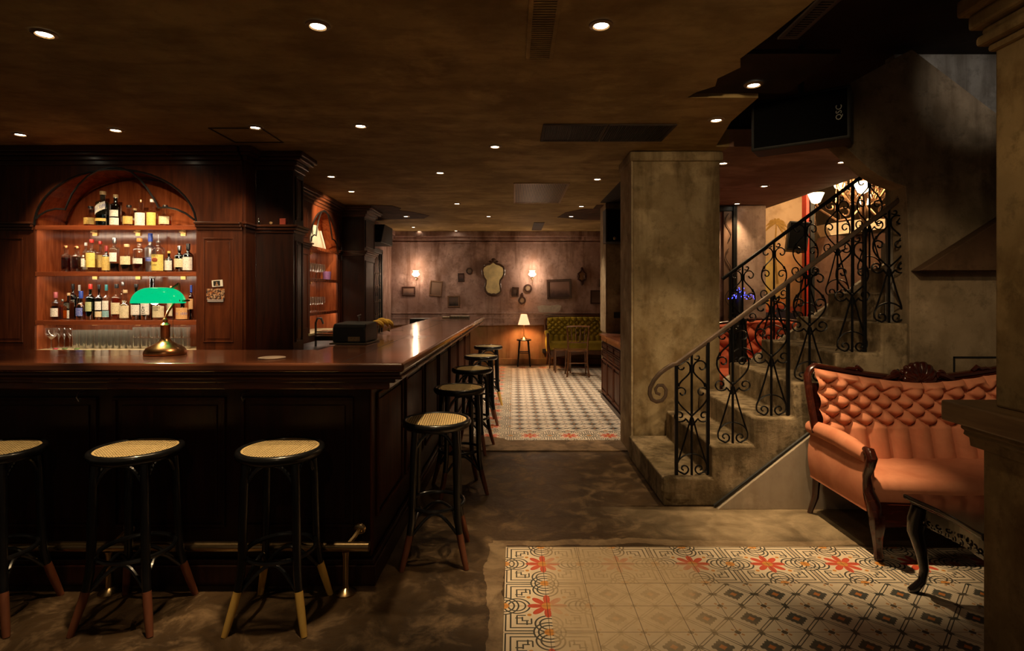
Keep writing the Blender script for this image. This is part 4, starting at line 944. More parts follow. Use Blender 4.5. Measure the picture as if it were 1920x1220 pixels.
    for s in (-1,1):
        # padded arm
        def sidepanel(u,v):
            y=.035+(yb-.06)*u; z=base+.0+(.30+.0*u)*v; return (s*(hw-.015+.022*math.sin(PI*v)),y,z)
        m=M(); m.box(s*(hw-.055),s*(hw-.012),.03,yb-.02,base,seatz+.12); m.grid(sidepanel,12,8); m.build('arm_panel',up,t,True)
        m=M(); pr=[(s*(hw-.015),.035+ (yb-.05)*i/10,seatz+.135+.018*math.sin(PI*i/10)+.02*i/10) for i in range(11)]
        m.tube(pr,[.040,.046,.050,.052,.052,.052,.052,.05,.05,.048,.04],12,flat=.85); m.build('arm_pad',up,t,True)
        # carved arm support
        y0=.0
        pts=[(s*(hw-.015),y0+.045,seatz+.165),(s*(hw-.012),y0+.0,seatz+.165),(s*(hw-.01),y0-.022,seatz+.135),(s*(hw-.01),y0-.005,seatz+.085),(s*(hw-.012),y0+.025,seatz+.03),(s*(hw-.018),y0+.022,seatz-.05),(s*(hw-.03),y0-.008,base+.05),(s*(hw-.03),y0-.02,base-.01)]
        m=M(); m.tube(pts,[.020,.027,.028,.025,.023,.028,.036,.034],9); 
        m.tube([(s*(hw-.012)+s*.012,y0-.01+a,seatz+.14+c) for a,c in spiral(0,0,.026,.006,0,6,14)],.008,6)
        m.build('arm_support',frame_m,t,True)
        fy=y0-.012
        m=M()
        if turned:
            m.lathe([(.028,base),(.03,base-.03),(.014,base-.05),(.022,base-.09),(.024,base-.13),(.011,base-.16),(.016,base-.19),(.010,.01),(.013,0)],(s*(hw-.05),fy+.02,0),12)
        else:
            m.tube([(s*(hw-.04),fy,base+.0),(s*(hw-.035),fy-.012,base-.06),(s*(hw-.045),fy+.002,.13),(s*(hw-.05),fy+.004,.05),(s*(hw-.048),fy-.006,.018),(s*(hw-.048),fy-.008,.0)],[.040,.040,.029,.022,.026,.022],8,flat=.9)
        m.build('leg',frame_m,t,True)
        m=M(); m.tube([(s*(hw-.05),yb-.03,base+.02),(s*(hw-.045),yb-.02,.12),(s*(hw-.03),yb+.02,.0)],[.026,.022,.016],8); m.build('leg',frame_m,t,True)
    t.location=loc; t.rotation_euler=(0,0,rotz); return t
ORANGE=velvet('orange_velvet',(.52,.185,.10),(.66,.27,.155)); OLIVE=velvet('olive_velvet',(.34,.26,.025),(.50,.40,.05)); RED=velvet('red_velvet',(.30,.05,.022),(.38,.075,.03))
def zr1(x):
    u=min(1,abs(x)/.70); return .885+.095*u**1.5
SF=sofa('orange tufted velvet sofa with carved dark shell crest','',1.42,.66,ORANGE,CARV,zr1) if False else None
s_=sofa('orange tufted velvet sofa with carved dark shell crest',(2.635,3.03,0),1.42,.66,ORANGE,CARV,zr1)
sofa('olive green tufted settee against the stained back wall',(1.395,10.70,0),1.50,.66,OLIVE,wood('warm_frame',(.10,.035,.012),(.17,.06,.02),.35),lambda x:.99-.02*(abs(x)/.75)**4,crest=False,seatz=.50,base=.30,turned=True,dx=.12)
sofa('red tufted sofa seen through the stair railing below mauve pillar',(3.45,6.9,0),1.9,.75,RED,CARV,lambda x:1.06+.04*math.cos(x*3.3),crest=False,seatz=.45,dx=.24,dz=.20)
# ------------------------------------------------------------------ black carved side table
tb=thing('carved_table','glossy black carved table with cabriole legs before the orange sofa','table',(2.4,2.55,0))
GB=plain('gloss_black_wood',(.012,.008,.007),.13,0,.3,14,coat=.6)
def serp(d):
    o=[]
    x0,x1,y0,y1=1.905+d,3.0-d,2.265+d,2.73-d
    def side(a,b,n=16,amp=.018,k=2):
        for i in range(n):
            u=i/n; px=a[0]+(b[0]-a[0])*u; py=a[1]+(b[1]-a[1])*u; L=math.hypot(b[0]-a[0],b[1]-a[1]); nx,ny=(b[1]-a[1])/L,-(b[0]-a[0])/L
            w_=amp*(math.cos(2*PI*k*u)-1)*-.5; o.append((px-nx*w_,py-ny*w_))
    side((x0,y0),(x1,y0),24,.03,2); side((x1,y0),(x1,y1),12); side((x1,y1),(x0,y1),24,.03,2); side((x0,y1),(x0,y0),12,.02,1); return o
w=M(); w.prism(serp(0),.445,.468); w.prism(serp(.018),.43,.445); w.build('table_top',GB,tb,True,bevel=.006)
w=M(); w.prism(serp(.05),.335,.43); w.build('apron',GB,tb,bevel=.004)
w=M()
for i in range(9): 
    w.tube([(1.948,2.30+.042*i+a,.36+c) for a,c in spiral(0,0,.014,.003,.5*i,5+.5*i,10)],.004,5)
w.build('apron_carving',GB,tb,True)
for sx,sy in ((1.955,2.685),(2.01,2.31),(2.95,2.31),(2.95,2.685)):
    s=1 if sy>2.5 else -1; kx=-1 if sx<2.4 else 1
    w=M(); w.tube([(sx,sy,.42),(sx+kx*.008,sy+s*.01,.36),(sx+kx*.012,sy+s*.012,.30),(sx-kx*.008,sy,.20),(sx-kx*.02,sy-s*.004,.12),(sx-kx*.012,sy,.06),(sx+kx*.02,sy+s*.008,.02),(sx+kx*.045,sy+s*.01,.012)],[.035,.038,.035,.026,.020,.019,.022,.012],9); w.build('leg',GB,tb,True)
# ------------------------------------------------------------------ back wall furniture
CH=wood('chair_wood',(.12,.045,.018),(.22,.09,.035),.25)
ch=thing('dining_chair','bentwood spindle-back chair in front of the olive settee','chair',(1.12,9.75,0))
w=M(); w.prism([(.93,9.62),(1.29,9.62),(1.31,9.98),(.91,9.98)],.44,.465); w.build('seat',CH,ch,bevel=.012)
for s in (-1,1):
    x=1.11+s*.165; w=M(); w.tube([(x+s*.025,9.60,0),(x+s*.0,9.64,.25),(x,9.64,.46),(x+s*.01,9.61,.70),(x+s*.025,9.585,.885)],[.014,.016,.017,.015,.013],8); w.build('back_leg',CH,ch,True)
    w=M(); w.tube([(x+s*.02,10.0,0),(x,9.95,.44)],[.012,.017],8); w.build('leg',CH,ch,True)
w=M(); w.tube([(1.11-.20,9.585,.875),(1.11,9.56,.885),(1.11+.20,9.585,.875)],.014,8,flat=1.5); w.build('top_rail',CH,ch,True)
w=M(); w.tube([(1.11-.165,9.62,.60),(1.11+.165,9.62,.60)],.011,8); w.build('lower_rail',CH,ch,True)
for i in range(4): w=M(); w.tube([(1.11-.10+.067*i,9.62,.60),(1.11-.11+.073*i,9.595,.74),(1.11-.12+.08*i,9.575,.875)],[.006,.011,.006],7); w.build('spindle',CH,ch,True)
w=M(); w.tube([(.955,9.63,.24),(1.265,9.63,.24)],.009,7); w.tube([(.95,9.98,.2),(1.27,9.98,.2)],.009,7); w.tube([(.955,9.63,.2),(.94,9.98,.22)],.009,7); w.tube([(1.265,9.63,.2),(1.28,9.98,.22)],.009,7); w.build('stretcher',CH,ch,True)
lt_=thing('low_table','low dark wood table between chair and olive settee','table',(.93,10.4,0))
M().box(.74,1.05,10.12,10.45,.40,.425).build('table_top',CH,lt_,bevel=.004)
for x,y in ((.76,10.14),(1.03,10.14),(.76,10.43),(1.03,10.43)): M().box(x-.014,x+.014,y-.014,y+.014,0,.40).build('leg',CH,lt_,bevel=.003)
stl=thing('lamp_stool','small black four-legged stool carrying the pleated table lamp','stool',(.205,11.1,0))
w=M(); w.lathe([(.145,0),(.15,.008),(.15,.02),(.14,.026)],(.205,11.1,.512),24); w.build('seat',BLACKW,stl,True)
for a in (PI/4,3*PI/4,5*PI/4,7*PI/4):
    w=M(); w.tube([(.205+.12*math.cos(a),11.1+.12*math.sin(a),.51),(.205+.175*math.cos(a),11.1+.175*math.sin(a),0)],[.018,.015],8); w.build('leg',BLACKW,stl,True)
w=M(); w.tube([(.09,11.0,.30),(.32,11.0,.30)],.010,7); w.tube([(.09,11.2,.25),(.32,11.2,.25)],.010,7); w.tube([(.09,11.0,.25),(.09,11.2,.25)],.01,7); w.tube([(.32,11.0,.25),(.32,11.2,.25)],.01,7); w.build('stretcher',BLACKW,stl,True)
tl=thing('table_lamp','small lamp with lit pleated cream shade on the black stool','lamp',(.205,11.1,.54))
w=M(); w.lathe([(.06,0),(.062,.008),(.045,.02),(.02,.045),(.010,.07),(.006,.10),(.006,.30)],(.205,11.1,.54),20); w.build('base',GOLD,tl,True)
SHM=glow('lit_cream_shade',(1,.60,.30),1.3,(.8,.65,.45))
w=M(); w.lathe([(.115,.0),(.058,.205)],(.205,11.1,.825),40,cap=False,rib=.03,nr=20); w.build('shade',SHM,tl,True)
# sconces
SCG=glow('sconce_glass',(1,.74,.44),2.2,(.8,.75,.65))
for px_,lb in ((779,'glass wall sconce glowing above the small brown picture frame'),(998,'glass wall sconce glowing between oval mirror and large tilted painting')):
    p=P(px_,513,11.2); t=thing('wall_sconce',lb,'wall lamp',(p[0],11.3,p[2]))
    w=M(); w.lathe([(.035,0),(.075,.03),(.080,.05),(.062,.075),(.05,.095),(.058,.115),(.066,.125)],(p[0],11.24,p[2]-.055),24,cap=False,rib=.03,nr=12); w.build('glass_shade',SCG,t,True)
    w=M(); w.tube([(p[0],11.24,p[2]-.06),(p[0],11.24,p[2]-.10),(p[0],11.28,p[2]-.13),(p[0],11.39,p[2]-.10)],.008,7); w.lathe([(.03,0),(.035,.01),(.01,.02)],(p[0],11.385,p[2]-.1),12); w.tube([(p[0],11.27,p[2]-.14),(p[0],11.27,p[2]-.24)],.003,5); w.build('bracket',BRASS,t,True)
# mirror
mc=P(925.5,521,11.38); mr=thing('ornate_mirror','scalloped oval mirror in dark carved frame on the back wall','mirror',(mc[0],11.39,mc[2]))
MIR=plain('glow_tinted_mirror',(.80,.66,.38),.28,.75,.25,6)  # gold tint stands in for warm lamplight reflected in the glass
MO=[(940,270),(915,288),(893,292),(870,308),(862,330),(864,360),(874,385),(888,405),(886,430),(880,455),(886,482),(900,500),(922,508),(942,512),(965,508),(986,498),(996,480),(994,455),(990,430),(992,405),(1008,385),(1020,358),(1020,330),(1012,308),(985,292),(962,286)]
def mo(k):
    o=[]
    for x,y in MO:
        X,_,Z=P(680+x/3.84,420+y/3.84,11.38); o.append((mc[0]+(X-mc[0])*k,mc[2]+(Z-mc[2])*k))
    return o
M().prism(mo(.93),11.36,11.378,'y').build('glass',MIR,mr)
w=M(); w.tube([(x,11.365,z) for x,z in mo(1.0)],.022,7,closed=True); w.ball((mc[0],11.36,mc[2]+.365),.05,.02,.04,10,7); w.ball((mc[0],11.36,mc[2]-.34),.05,.02,.03,10,7)
for s in (-1,1): w.ball((mc[0]+s*.215,11.36,mc[2]+.1),.02,.015,.04); w.ball((mc[0]+s*.07,11.36,mc[2]+.335),.03,.015,.02)
w.build('carved_frame',wood('mirror_frame',(.05,.02,.012),(.10,.045,.02),.4),mr,True)
FRM=wood('frame_brown',(.035,.012,.007),(.08,.028,.015),.4); FRL=wood('frame_tan',(.17,.085,.045),(.24,.13,.07),.5)
def pic(x0,y0,x1,y1,lb,fr=FRM,tilt=0,art=(.12,.07,.06),art2=(.30,.17,.12),b=.03,glassy=False,nm='picture_frame',rect=True):
    a=P(x0,y0,11.385); c=P(x1,y1,11.385); cx_,cz_=(a[0]+c[0])/2,(a[2]+c[2])/2; wd_,hg=abs(c[0]-a[0])/2,abs(a[2]-c[2])/2
    T=Matrix.Translation((cx_,11.398,cz_))@Matrix.Rotation(tilt,4,'Y')
    t=thing(nm,lb,'picture',(cx_,11.398,cz_)); 
    w=M(T); w.box(-wd_,wd_,-.025,0,hg-b,hg); w.box(-wd_,wd_,-.025,0,-hg,-hg+b); w.box(-wd_,-wd_+b,-.025,0,-hg+b,hg-b); w.box(wd_-b,wd_,-.025,0,-hg+b,hg-b); w.build('frame',fr,t,bevel=.006)
    if art:
        m,bb_=newmat('faded_print'); v=coords('World'); x,y,z=xyz(v); n=noise(v,9,5); e=mapr(z-cz_,-hg,hg)
        setc(bb_,'Base Color',mixc(mapr(e+n*.5,.45,.8),tuple(x*.55 for x in art),tuple(x*.75 for x in art2))); bb_.inputs['Roughness'].default_value=.35 if glassy else .6
        M(T).box(-wd_+b,wd_-b,-.012,0,-hg+b,hg-b).build('print',m,t)
    return t
pic(753.5,537,778.5,554.5,'small brown framed print under the sconce by the corner')
pic(805,526,829,555.5,'tilted pale wooden frame beside the smallest brown print',FRL,.09,(.26,.15,.10),(.32,.20,.14))
pic(858.5,512,870.5,528,'tiny upright dark frame beside the oval mirror',FRM,-.03,(.05,.03,.03),(.2,.1,.08),b=.025)
pic(839,554,862,576,'dark framed print hanging low beside the bar counter end',FRL,-.02,(.03,.02,.02),(.18,.12,.10),glassy=True)
pic(960,538,973,556,'small dark frame hung under the second sconce',FRM,.06,(.04,.02,.02),(.12,.07,.05),b=.035)
pic(1025.5,523.5,1071.5,560,'large tilted landscape painting above the olive settee',FRM,.035*-1,(.10,.05,.05),(.34,.20,.16),b=.045)
pic(1107,544,1130,569.5,'brown framed print partly cut off by the slim pillar',FRM,0,(.35,.22,.17),(.16,.09,.06),b=.025)
pic(1121.5,524,1128,538,'narrow pale frame above the cut off print by the pillar',FRL,.06,(.3,.2,.15),(.3,.2,.15),b=.02)
def roundf(x,y,r,ry,lb,hook=False,diamond=False):
    p=P(x,y,11.385); k=11.385/F; t=thing('small_round_mirror' if not diamond else 'carved_lozenge_mirror',lb,'mirror',p)
    R,Rz=r*k,ry*k
    if diamond: 
        base=[(0,Rz*1.0),(R*.35,Rz*.62),(R*.9,Rz*.35),(R*.72,0),(R*.9,-Rz*.4),(R*.35,-Rz*.6),(0,-Rz)]
        out=base+[(-a,b) for a,b in base[-2:0:-1]]
    else: out=[(R*math.cos(2*PI*i/28),Rz*math.sin(2*PI*i/28)) for i in range(28)]
    w=M(); w.tube([(p[0]+a,11.38,p[2]+b) for a,b in out],R*.28 if not diamond else .018,6,closed=True)
    if hook: w.ball((p[0],11.38,p[2]+Rz*1.5),R*.45,.01,R*.5); w.ball((p[0],11.38,p[2]+Rz*2.1),R*.3,.01,R*.35)
    if diamond:
        for s_ in (-1,1): w.ball((p[0],11.38,p[2]+s_*Rz*.98),.03,.012,.05); w.ball((p[0]+s_*R*.8,11.38,p[2]),.03,.012,.05)
    w.build('frame',FRM,t,True)
    M().prism([(p[0]+a*.8,p[2]+b*.8) for a,b in out],11.384,11.39,'y').build('glass',plain('dull_mirror',(.42,.30,.22),.2,.6),t)
roundf(990,540,6,6,'round carved frame just below the second wall sconce')
roundf(979,563,5.5,6,'small oval hand mirror hanging above the pleated lamp',hook=True)
roundf(880,508,5,5,'faint round frame beside the tiny upright frame')
roundf(1091,518,8,13,'dark carved lozenge mirror above the settee corner',diamond=True)
o=M().box(FX(1017,11.39),FX(1027,11.39),11.36,11.398,FZ(661,11.39),FZ(653.5,11.39)).build('power_outlet',BLACK,bevel=.004,origin=(FX(1022,11.39),11.38,FZ(657,11.39))); tag(o,'black power outlet low on the wall by the settee','outlet')
o=M().box(FX(770,9.3),FX(812,9.3),9.2,9.6,0,FZ(597,9.3)).build('black_cabinet',BLACK,bevel=.01,origin=(FX(790,9.3),9.4,0)); tag(o,'plain black cabinet standing beyond the bar counter','cabinet')
# barred door on the left return wall
d2=thing('door_2','tall black barred door near the back corner beyond the mahogany column','door',(-2.48,9.95,0))
w=M(); w.box(-2.498,-2.46,9.35,9.42,0,2.22); w.box(-2.498,-2.46,10.42,10.50,0,2.22); w.box(-2.498,-2.46,9.35,10.50,2.18,2.26); w.build('frame',BLACK,d2,bevel=.004)
w=M(); w.box(-2.497,-2.488,9.42,10.42,.02,2.18); w.build('pane',plain('dim_pane',(.02,.02,.022),.1),d2)
w=M()
for i in range(7):
    y=9.50+.14*i; w.tube([(-2.475,y,.05),(-2.475,y,2.17)],.006,6)
    for z0 in [0.3+.25*j for j in range(7)]: w.tube([(-2.475,y+a,z0+c) for a,c in spiral(0,0,.05,.012,0,4.5,9)],.004,4)
w.build('iron_bars',plain('pewter_bars',(.35,.33,.32),.25,.9),d2,True)
# loudspeakers
def speaker(name,lb,T,w_,h_,d_,logo=None):
    t=thing(name,lb,'speaker',tuple(T.translation))
    m=M(T); m.box(-w_/2,w_/2,0,d_,-h_/2,h_/2); m.build('cabinet',BLACK,t,bevel=.012)
    m=M(T); m.box(-w_/2+.02,w_/2-.02,-.006,0,-h_/2+.02,h_/2-.02); m.build('grille',GRILLE,t,bevel=.002)
    if logo: logo(t,T)
    return t
BADGE=plain('silver_badge',(.55,.55,.5),.3,.9)
sp1=(1.905,3.725,2.61)
Tsp=Matrix.Translation(sp1)@Matrix.Rotation(-.62,4,'Z')
def lg(t,T):
    o=textmesh('QSC',.05,T@Matrix.Translation((.235,-.008,.0))@Matrix.Rotation(PI/2,4,'X')@Matrix.Rotation(PI/2,4,'Z'),BADGE,t,'badge_lettering',.001)
    o.matrix_parent_inverse=Matrix.Translation(T.translation).inverted()
speaker('wall_speaker','large black loudspeaker hanging from the ceiling by the stairs',Tsp,.60,.345,.22,lg)
m=M(); m.tube([(sp1[0]+.07,3.83,sp1[2]+.175),(sp1[0]+.07,3.83,3.14)],.02,8); 
tag(m.build('speaker_bracket',BLACK,None,True,origin=(sp1[0]+.07,3.83,3.14)),'black bracket holding the big loudspeaker to the dark ceiling','bracket')
p=P(1149,424,7.6)
def lg2(t,T):
    m=M(T); m.ball((-.01,-.008,-.17),.022,.004,.022); m.build('round_badge',BRASS,t,True)
speaker('wall_speaker','black loudspeaker high on the slim pillar',Matrix.Translation((p[0]+.02,7.52,p[2])),.26,.46,.24,lg2)
p=P(1497,442,8.0)
speaker('wall_speaker','tilted black loudspeaker beside the red post and painted mural',Matrix.Translation(p)@Matrix.Rotation(.12,4,'Y')@Matrix.Rotation(-.35,4,'Z'),.27,.42,.28)
w=M(); w.prism([(9.05,2.28),(9.9,2.28),(9.9,2.60),(9.3,2.60)],-2.49,-2.15,'x'); o=w.build('corner_speaker',BLACK,None,bevel=.01,origin=(-2.3,9.5,2.3)); tag(o,'black box speaker mounted above the barred door','speaker')
o=M().box(FX(1151,7.77),FX(1163,7.77),7.76,7.778,FZ(596,7.77),FZ(585,7.77)).build('light_switch',BLACK,bevel=.003,origin=(FX(1157,7.77),7.77,FZ(590,7.77))); tag(o,'black switch plate on the slim pillar above the cabinets','switch')
# low cabinet run on the right of the corridor
cb=thing('low_cabinet','row of panelled wooden cabinets along the corridor beside big pillar','cabinet',(1.45,6.6,0))
CBW=wood('cabinet_wood',(.08,.026,.011),(.16,.052,.022),.55,'z',spec=.18,coat=0)
M().box(1.235,1.69,5.48,7.75,.02,.86).build('body',CBW,cb)
w=M(); w.box(1.195,1.695,5.475,7.765,.862,.892); w.box(1.215,1.23,5.48,7.76,.80,.86); w.build('top',wood('cabinet_top',(.10,.03,.012),(.18,.055,.02),.3,'y'),cb,bevel=.006)
TW=Matrix.Translation((1.235,7.75,0))@Matrix.Rotation(-PI/2,4,'Z')
for i in range(5):
    for (z0,z1) in ((.10,.55),): frame(TW,.02+i*.45,.02+i*.45+.41,z0,z1,.02,.018).build('door',CBW,cb,bevel=.003)
    for (z0,z1) in ((.58,.67),(.69,.78)): frame(TW,.02+i*.45,.02+i*.45+.41,z0,z1,.01,.014).build('drawer',CBW,cb,bevel=.003)
M().box(1.215,1.235,5.48,7.76,.0,.06).build('plinth',DMAH,cb)
# ------------------------------------------------------------------ ceiling fittings
def vent(x0,y0,x1,y1,lb,slats=12,along='y',mat=CEILM,nm='ceiling_vent'):
    t=thing(nm,lb,'vent',((x0+x1)/2,(y0+y1)/2,2.71)); z=2.709
    w=M(); b=.022; w.box(x0,x1,y0,y0+b,z-.012,z); w.box(x0,x1,y1-b,y1,z-.012,z); w.box(x0,x0+b,y0+b,y1-b,z-.012,z); w.box(x1-b,x1,y0+b,y1-b,z-.012,z); w.build('frame',mat,t,bevel=.003)
    M().box(x0+b,x1-b,y0+b,y1-b,z-.002,z).build('dark_opening',BLACK,t)
    w=M()
    for i in range(slats):
        u=(i+.5)/slats
        if along=='y': X=x0+b+(x1-x0-2*b)*u; w.box(X-.004,X+.004,y0+b,y1-b,z-.011,z-.003)
        else: Yy=y0+b+(y1-y0-2*b)*u; w.box(x0+b,x1-b,Yy-.006,Yy+.006,z-.011,z-.003)
    if slats: w.build('slats',mat,t)
    return t
vent(.065,1.6,.21,3.0,'long narrow ceiling slot vent with cross slats overhead',60,'x')
vent(.22,4.15,.70,4.60,'ceiling grille panel beside the long pair over the corridor entrance',30,'y',DARKB)
vent(.71,4.15,1.22,4.60,'ceiling grille panel beside the big pillar top',30,'y',DARKB)
vent(.0,6.36,.645,7.75,'square slatted ceiling grille above the corridor',30,'y',plain('tan_grille',(.30,.18,.08),.5))
vent(1.20,6.2,1.7,7.7,'dark slatted ceiling grille behind the big pillar',24,'y',DARKB)
o=M().box(.36,.55,9.9,11.1,2.70,2.709).build('ceiling_hatch',DARKB,origin=(.45,10.5,2.705)); tag(o,'small dark hatch in the corridor ceiling near back wall','hatch')
vent(1.30,1.6,1.40,2.75,'dark louvre strip along the broken ceiling edge',50,'x',DARKB)
w=M(); b=.012; x0,x1,y0,y1=-2.33,-1.92,4.25,4.66
w.box(x0,x1,y0,y0+b,2.704,2.709); w.box(x0,x1,y1-b,y1,2.704,2.709); w.box(x0,x0+b,y0,y1,2.704,2.709); w.box(x1-b,x1,y0,y1,2.704,2.709)
tag(w.build('access_hatch',DARKB,origin=(-2.1,4.45,2.706)),'square access hatch outline in ceiling before the back bar','hatch')
# bare patches where the plaster skin has fallen
def patch(pts,lb):
    P3=[CE(x,y)[:2] for x,y in pts]; o=M().prism(P3,2.7045,2.7098).build('bare_ceiling_patch',plaster('bare_patch',((.05,.025,.015),(.09,.045,.025),(.03,.015,.01)),2,.2),origin=(P3[0][0],P3[0][1],2.707)); tag(o,lb,'patch')
patch([(640,388),(700,384),(735,385),(752,390),(748,394),(775,397),(805,404),(795,409),(760,410),(720,411),(690,413),(660,413)],'ragged dark bare patch in ceiling beside the far column')
patch([(1045,407),(1060,398),(1095,391),(1112,391),(1118,384),(1170,382),(1200,384),(1200,412),(1130,412),(1090,411),(1070,409)],'ragged dark bare patch in ceiling before the slim pillar')
# ------------------------------------------------------------------ room past the stairs
pmx=P(1456,418,9.19); w=M()
for k in range(9):
    a=-.5+PI*1.25*k/8-.2; L=.20
    pts=[(pmx[0]+L*u*math.cos(a),9.196,pmx[2]+L*u*math.sin(a)-.14*u*u) for u in (0,.25,.5,.75,1)]
    w.tube(pts,[.006,.018,.022,.016,.002],5,flat=.15)
w.tube([(pmx[0],9.196,pmx[2]),(pmx[0]-.03,9.196,pmx[2]-.5),(pmx[0]+.02,9.196,pmx[2]-1.0)],[.012,.015,.02],5,flat=.15)
w.build('painted_palm',plain('palm_paint',(.32,.17,.03),.8),WM,True)
fl=thing('hooded_fireplace','dim hooded wall with cream beam under the chandelier','fireplace',(5.3,8.9,0))
a=P(1548,420,8.6); c=P(1660,405,8.2); a2=P(1558,441,8.6); c2=P(1660,428,8.2)
w=M(); w.add([a,c,(c[0],8.5,c[2]),(a[0],8.9,a[2]),a2,c2,(c2[0],8.5,c2[2]),(a2[0],8.9,a2[2])],[(0,1,2,3),(7,6,5,4),(4,5,1,0),(5,6,2,1),(6,7,3,2),(7,4,0,3)]); w.build('cream_beam',CREAM,fl)
w=M(); w.prism([(a2[0]-.3,0),(c2[0]+.6,0),(c2[0]+.6,c2[2]-.01),(a2[0]-.0,a2[2]-.01),(a2[0]-.3,a2[2]-.5)],8.55,8.95,'y'); w.build('hood',plaster('hood_brown',((.12,.06,.04),(.16,.085,.055),(.08,.04,.03)),1.3,.2),fl)
w=M(); w.box(FX(1660,7.6),FX(1672,7.6),7.55,7.7,0,FZ(455,7.6)); w.build('black_column',BLACK,fl,bevel=.01)
# fairy lights on a small black statue
fy=thing('fairy_light_statue','black figurine hung with tiny blue fairy lights behind railing','ornament',(FX(1385,6.6),6.6,0))
xx=FX(1386,6.6); zz=FZ(550,6.6)
w=M(); w.box(xx-.07,xx+.07,6.55,6.68,0,zz-.30); w.lathe([(.06,0),(.04,.05),(.035,.12),(.05,.20),(.03,.26),(.035,.31),(.01,.36)],(xx,6.6,zz-.30),12); w.tube([(xx-.12,6.6,zz-.05),(xx,6.6,zz),(xx+.13,6.6,zz-.03)],.015,6); w.build('figure',BLACK,fy,True)
BL=glow('blue_led',(.06,.07,1.0),5,(.1,.1,.6)); random.seed(5)
w=M()
for i in range(46):
    u=random.uniform(-1,1); w.ball((xx+u*.15,6.52+random.uniform(0,.05),zz-.045+random.uniform(-.02,.03)+(.09*random.random() if abs(u)<.3 else 0)),.0055,n=6,m=4)
w.build('blue_lights',BL,fy,True,kind='stuff')
# chandelier
cc=(4.62,7.35,2.62)
cd=thing('chandelier','ornate wrought chandelier with lit frosted cups past the stairs','chandelier',cc)
CM=plain('chandelier_bronze',(.20,.11,.06),.35,.8,.3,20)
w=M(); w.lathe([(.02,1.15),(.02,.5),(.05,.45),(.03,.38),(.07,.28),(.10,.20),(.05,.12),(.03,.0),(.07,-.08),(.05,-.16),(.02,-.22),(.005,-.3)],cc,16,cap=False); w.build('stem',CM,cd,True)
CUP=glow('chandelier_cup_glass',(1,.72,.38),9,(.9,.8,.6))
for k in range(8):
    a=2*PI*k/8+.2; ca,sa=math.cos(a),math.sin(a); R=.56 if k%2 else .42; dz=0 if k%2 else .22
    w=M()
    pts=[(.05,-.05),(.15,-.18),(.30,-.20),(.42,-.10),(.52,-.02),(.56,.06)]
    pts=[(r*R/.56,z+dz) for r,z in pts]
    w.tube([(cc[0]+r*ca,cc[1]+r*sa,cc[2]+z) for r,z in pts],.018,7)
    for (c1,z1,r1,a0,a1) in ((.22,-.10,.09,0,6.2),(.38,-.0,.07,2,-4),(.16,.14,.10,4,10)): w.tube([(cc[0]+(c1+x)*ca*R/.56,cc[1]+(c1+x)*sa*R/.56,cc[2]+z1+z+dz) for x,z in spiral(0,0,r1,.015,a0,a1,16)],.012,6)
    w.tube([(cc[0]+(.10+x)*ca,cc[1]+(.10+x)*sa,cc[2]+z) for x,z in bez((0,.0),(.25,.25),(-.05,.55),(.12,.75),10)],.012,6)
    w.build('scroll_arm',CM,cd,True)
    w=M(); w.lathe([(.02,.06),(.055,.08),(.075,.13),(.10,.19),(.105,.20)],(cc[0]+R*ca,cc[1]+R*sa,cc[2]+dz),16,cap=False); w.build('glass_cup',CUP,cd,True)
    w=M(); w.tube([(cc[0]+R*ca,cc[1]+R*sa,cc[2]+dz+.05),(cc[0]+R*ca*1.02,cc[1]+R*sa*1.02,cc[2]+dz-.12),(cc[0]+R*ca-.02,cc[1]+R*sa,cc[2]+dz-.36),(cc[0]+R*ca+.02,cc[1]+R*sa,cc[2]+dz-.36),(cc[0]+R*ca*1.02,cc[1]+R*sa*1.02,cc[2]+dz-.12)],.004,5); w.build('drop_pendant',CM,cd,True)
w=M(); w.tube([(cc[0],cc[1],cc[2]+1.1),(cc[0],cc[1],3.99)],.012,6); w.build('chain',CM,cd,True)
# ------------------------------------------------------------------ downlights and lamps
LENS=glow('downlight_lens',(1,.86,.62),22)
RINGM=plain('downlight_ring',(.25,.16,.08),.4,.3)
dl0=None
WARM=(1,.69,.36)
def spot(loc,tgt,en,size=70,blend=.6,col=WARM,rad=.03):
    l=bpy.data.lights.new('spot','SPOT'); l.energy=en*LK; l.color=col; l.spot_size=math.radians(size); l.spot_blend=blend; l.shadow_soft_size=rad
    o=bpy.data.objects.new('spot_light',l); COL.objects.link(o); o.location=loc
    o.rotation_euler=(Vector(tgt)-Vector(loc)).to_track_quat('-Z','Y').to_euler(); return o
def point(loc,en,col=WARM,rad=.05):
    l=bpy.data.lights.new('point','POINT'); l.energy=en*LK; l.color=col; l.shadow_soft_size=rad
    o=bpy.data.objects.new('point_light',l); COL.objects.link(o); o.location=loc; return o
def down(px_,py,lb,en=30,tgt=None,size=75,blend=.7,r=.034,z=2.71,col=WARM):
    global dl0
    X,Y,Z=CE(px_,py,z)
    if dl0 is None:
        t=thing('downlight',lb,'ceiling light',(0,0,0))
        w=M(); w.lathe([(r,-.002),(r*1.15,-.010),(r*1.6,-.006),(r*1.7,0)],(0,0,0),24,cap=False); w.build('trim_ring',RINGM,t,True)
        w=M(); w.lathe([(r*.98,-.0045),(.001,-.0046)],(0,0,0),20,cap=False); w.build('lens',LENS,t)
        dl0=t; t.location=(X,Y,z-.001)
    else: dup(dl0,(X,Y,z-.001),None,lb)
    if en: spot((X,Y,z-.03),tgt or (X,Y,0),en,size,blend,col)
down(83,62,'ceiling downlight overhead at the far end of the bar front',50,(-3.2,5.0,1.5),50)
down(596,47,'ceiling downlight above the yellow-footed bar stool',20,(-1.1,2.5,.5),70)
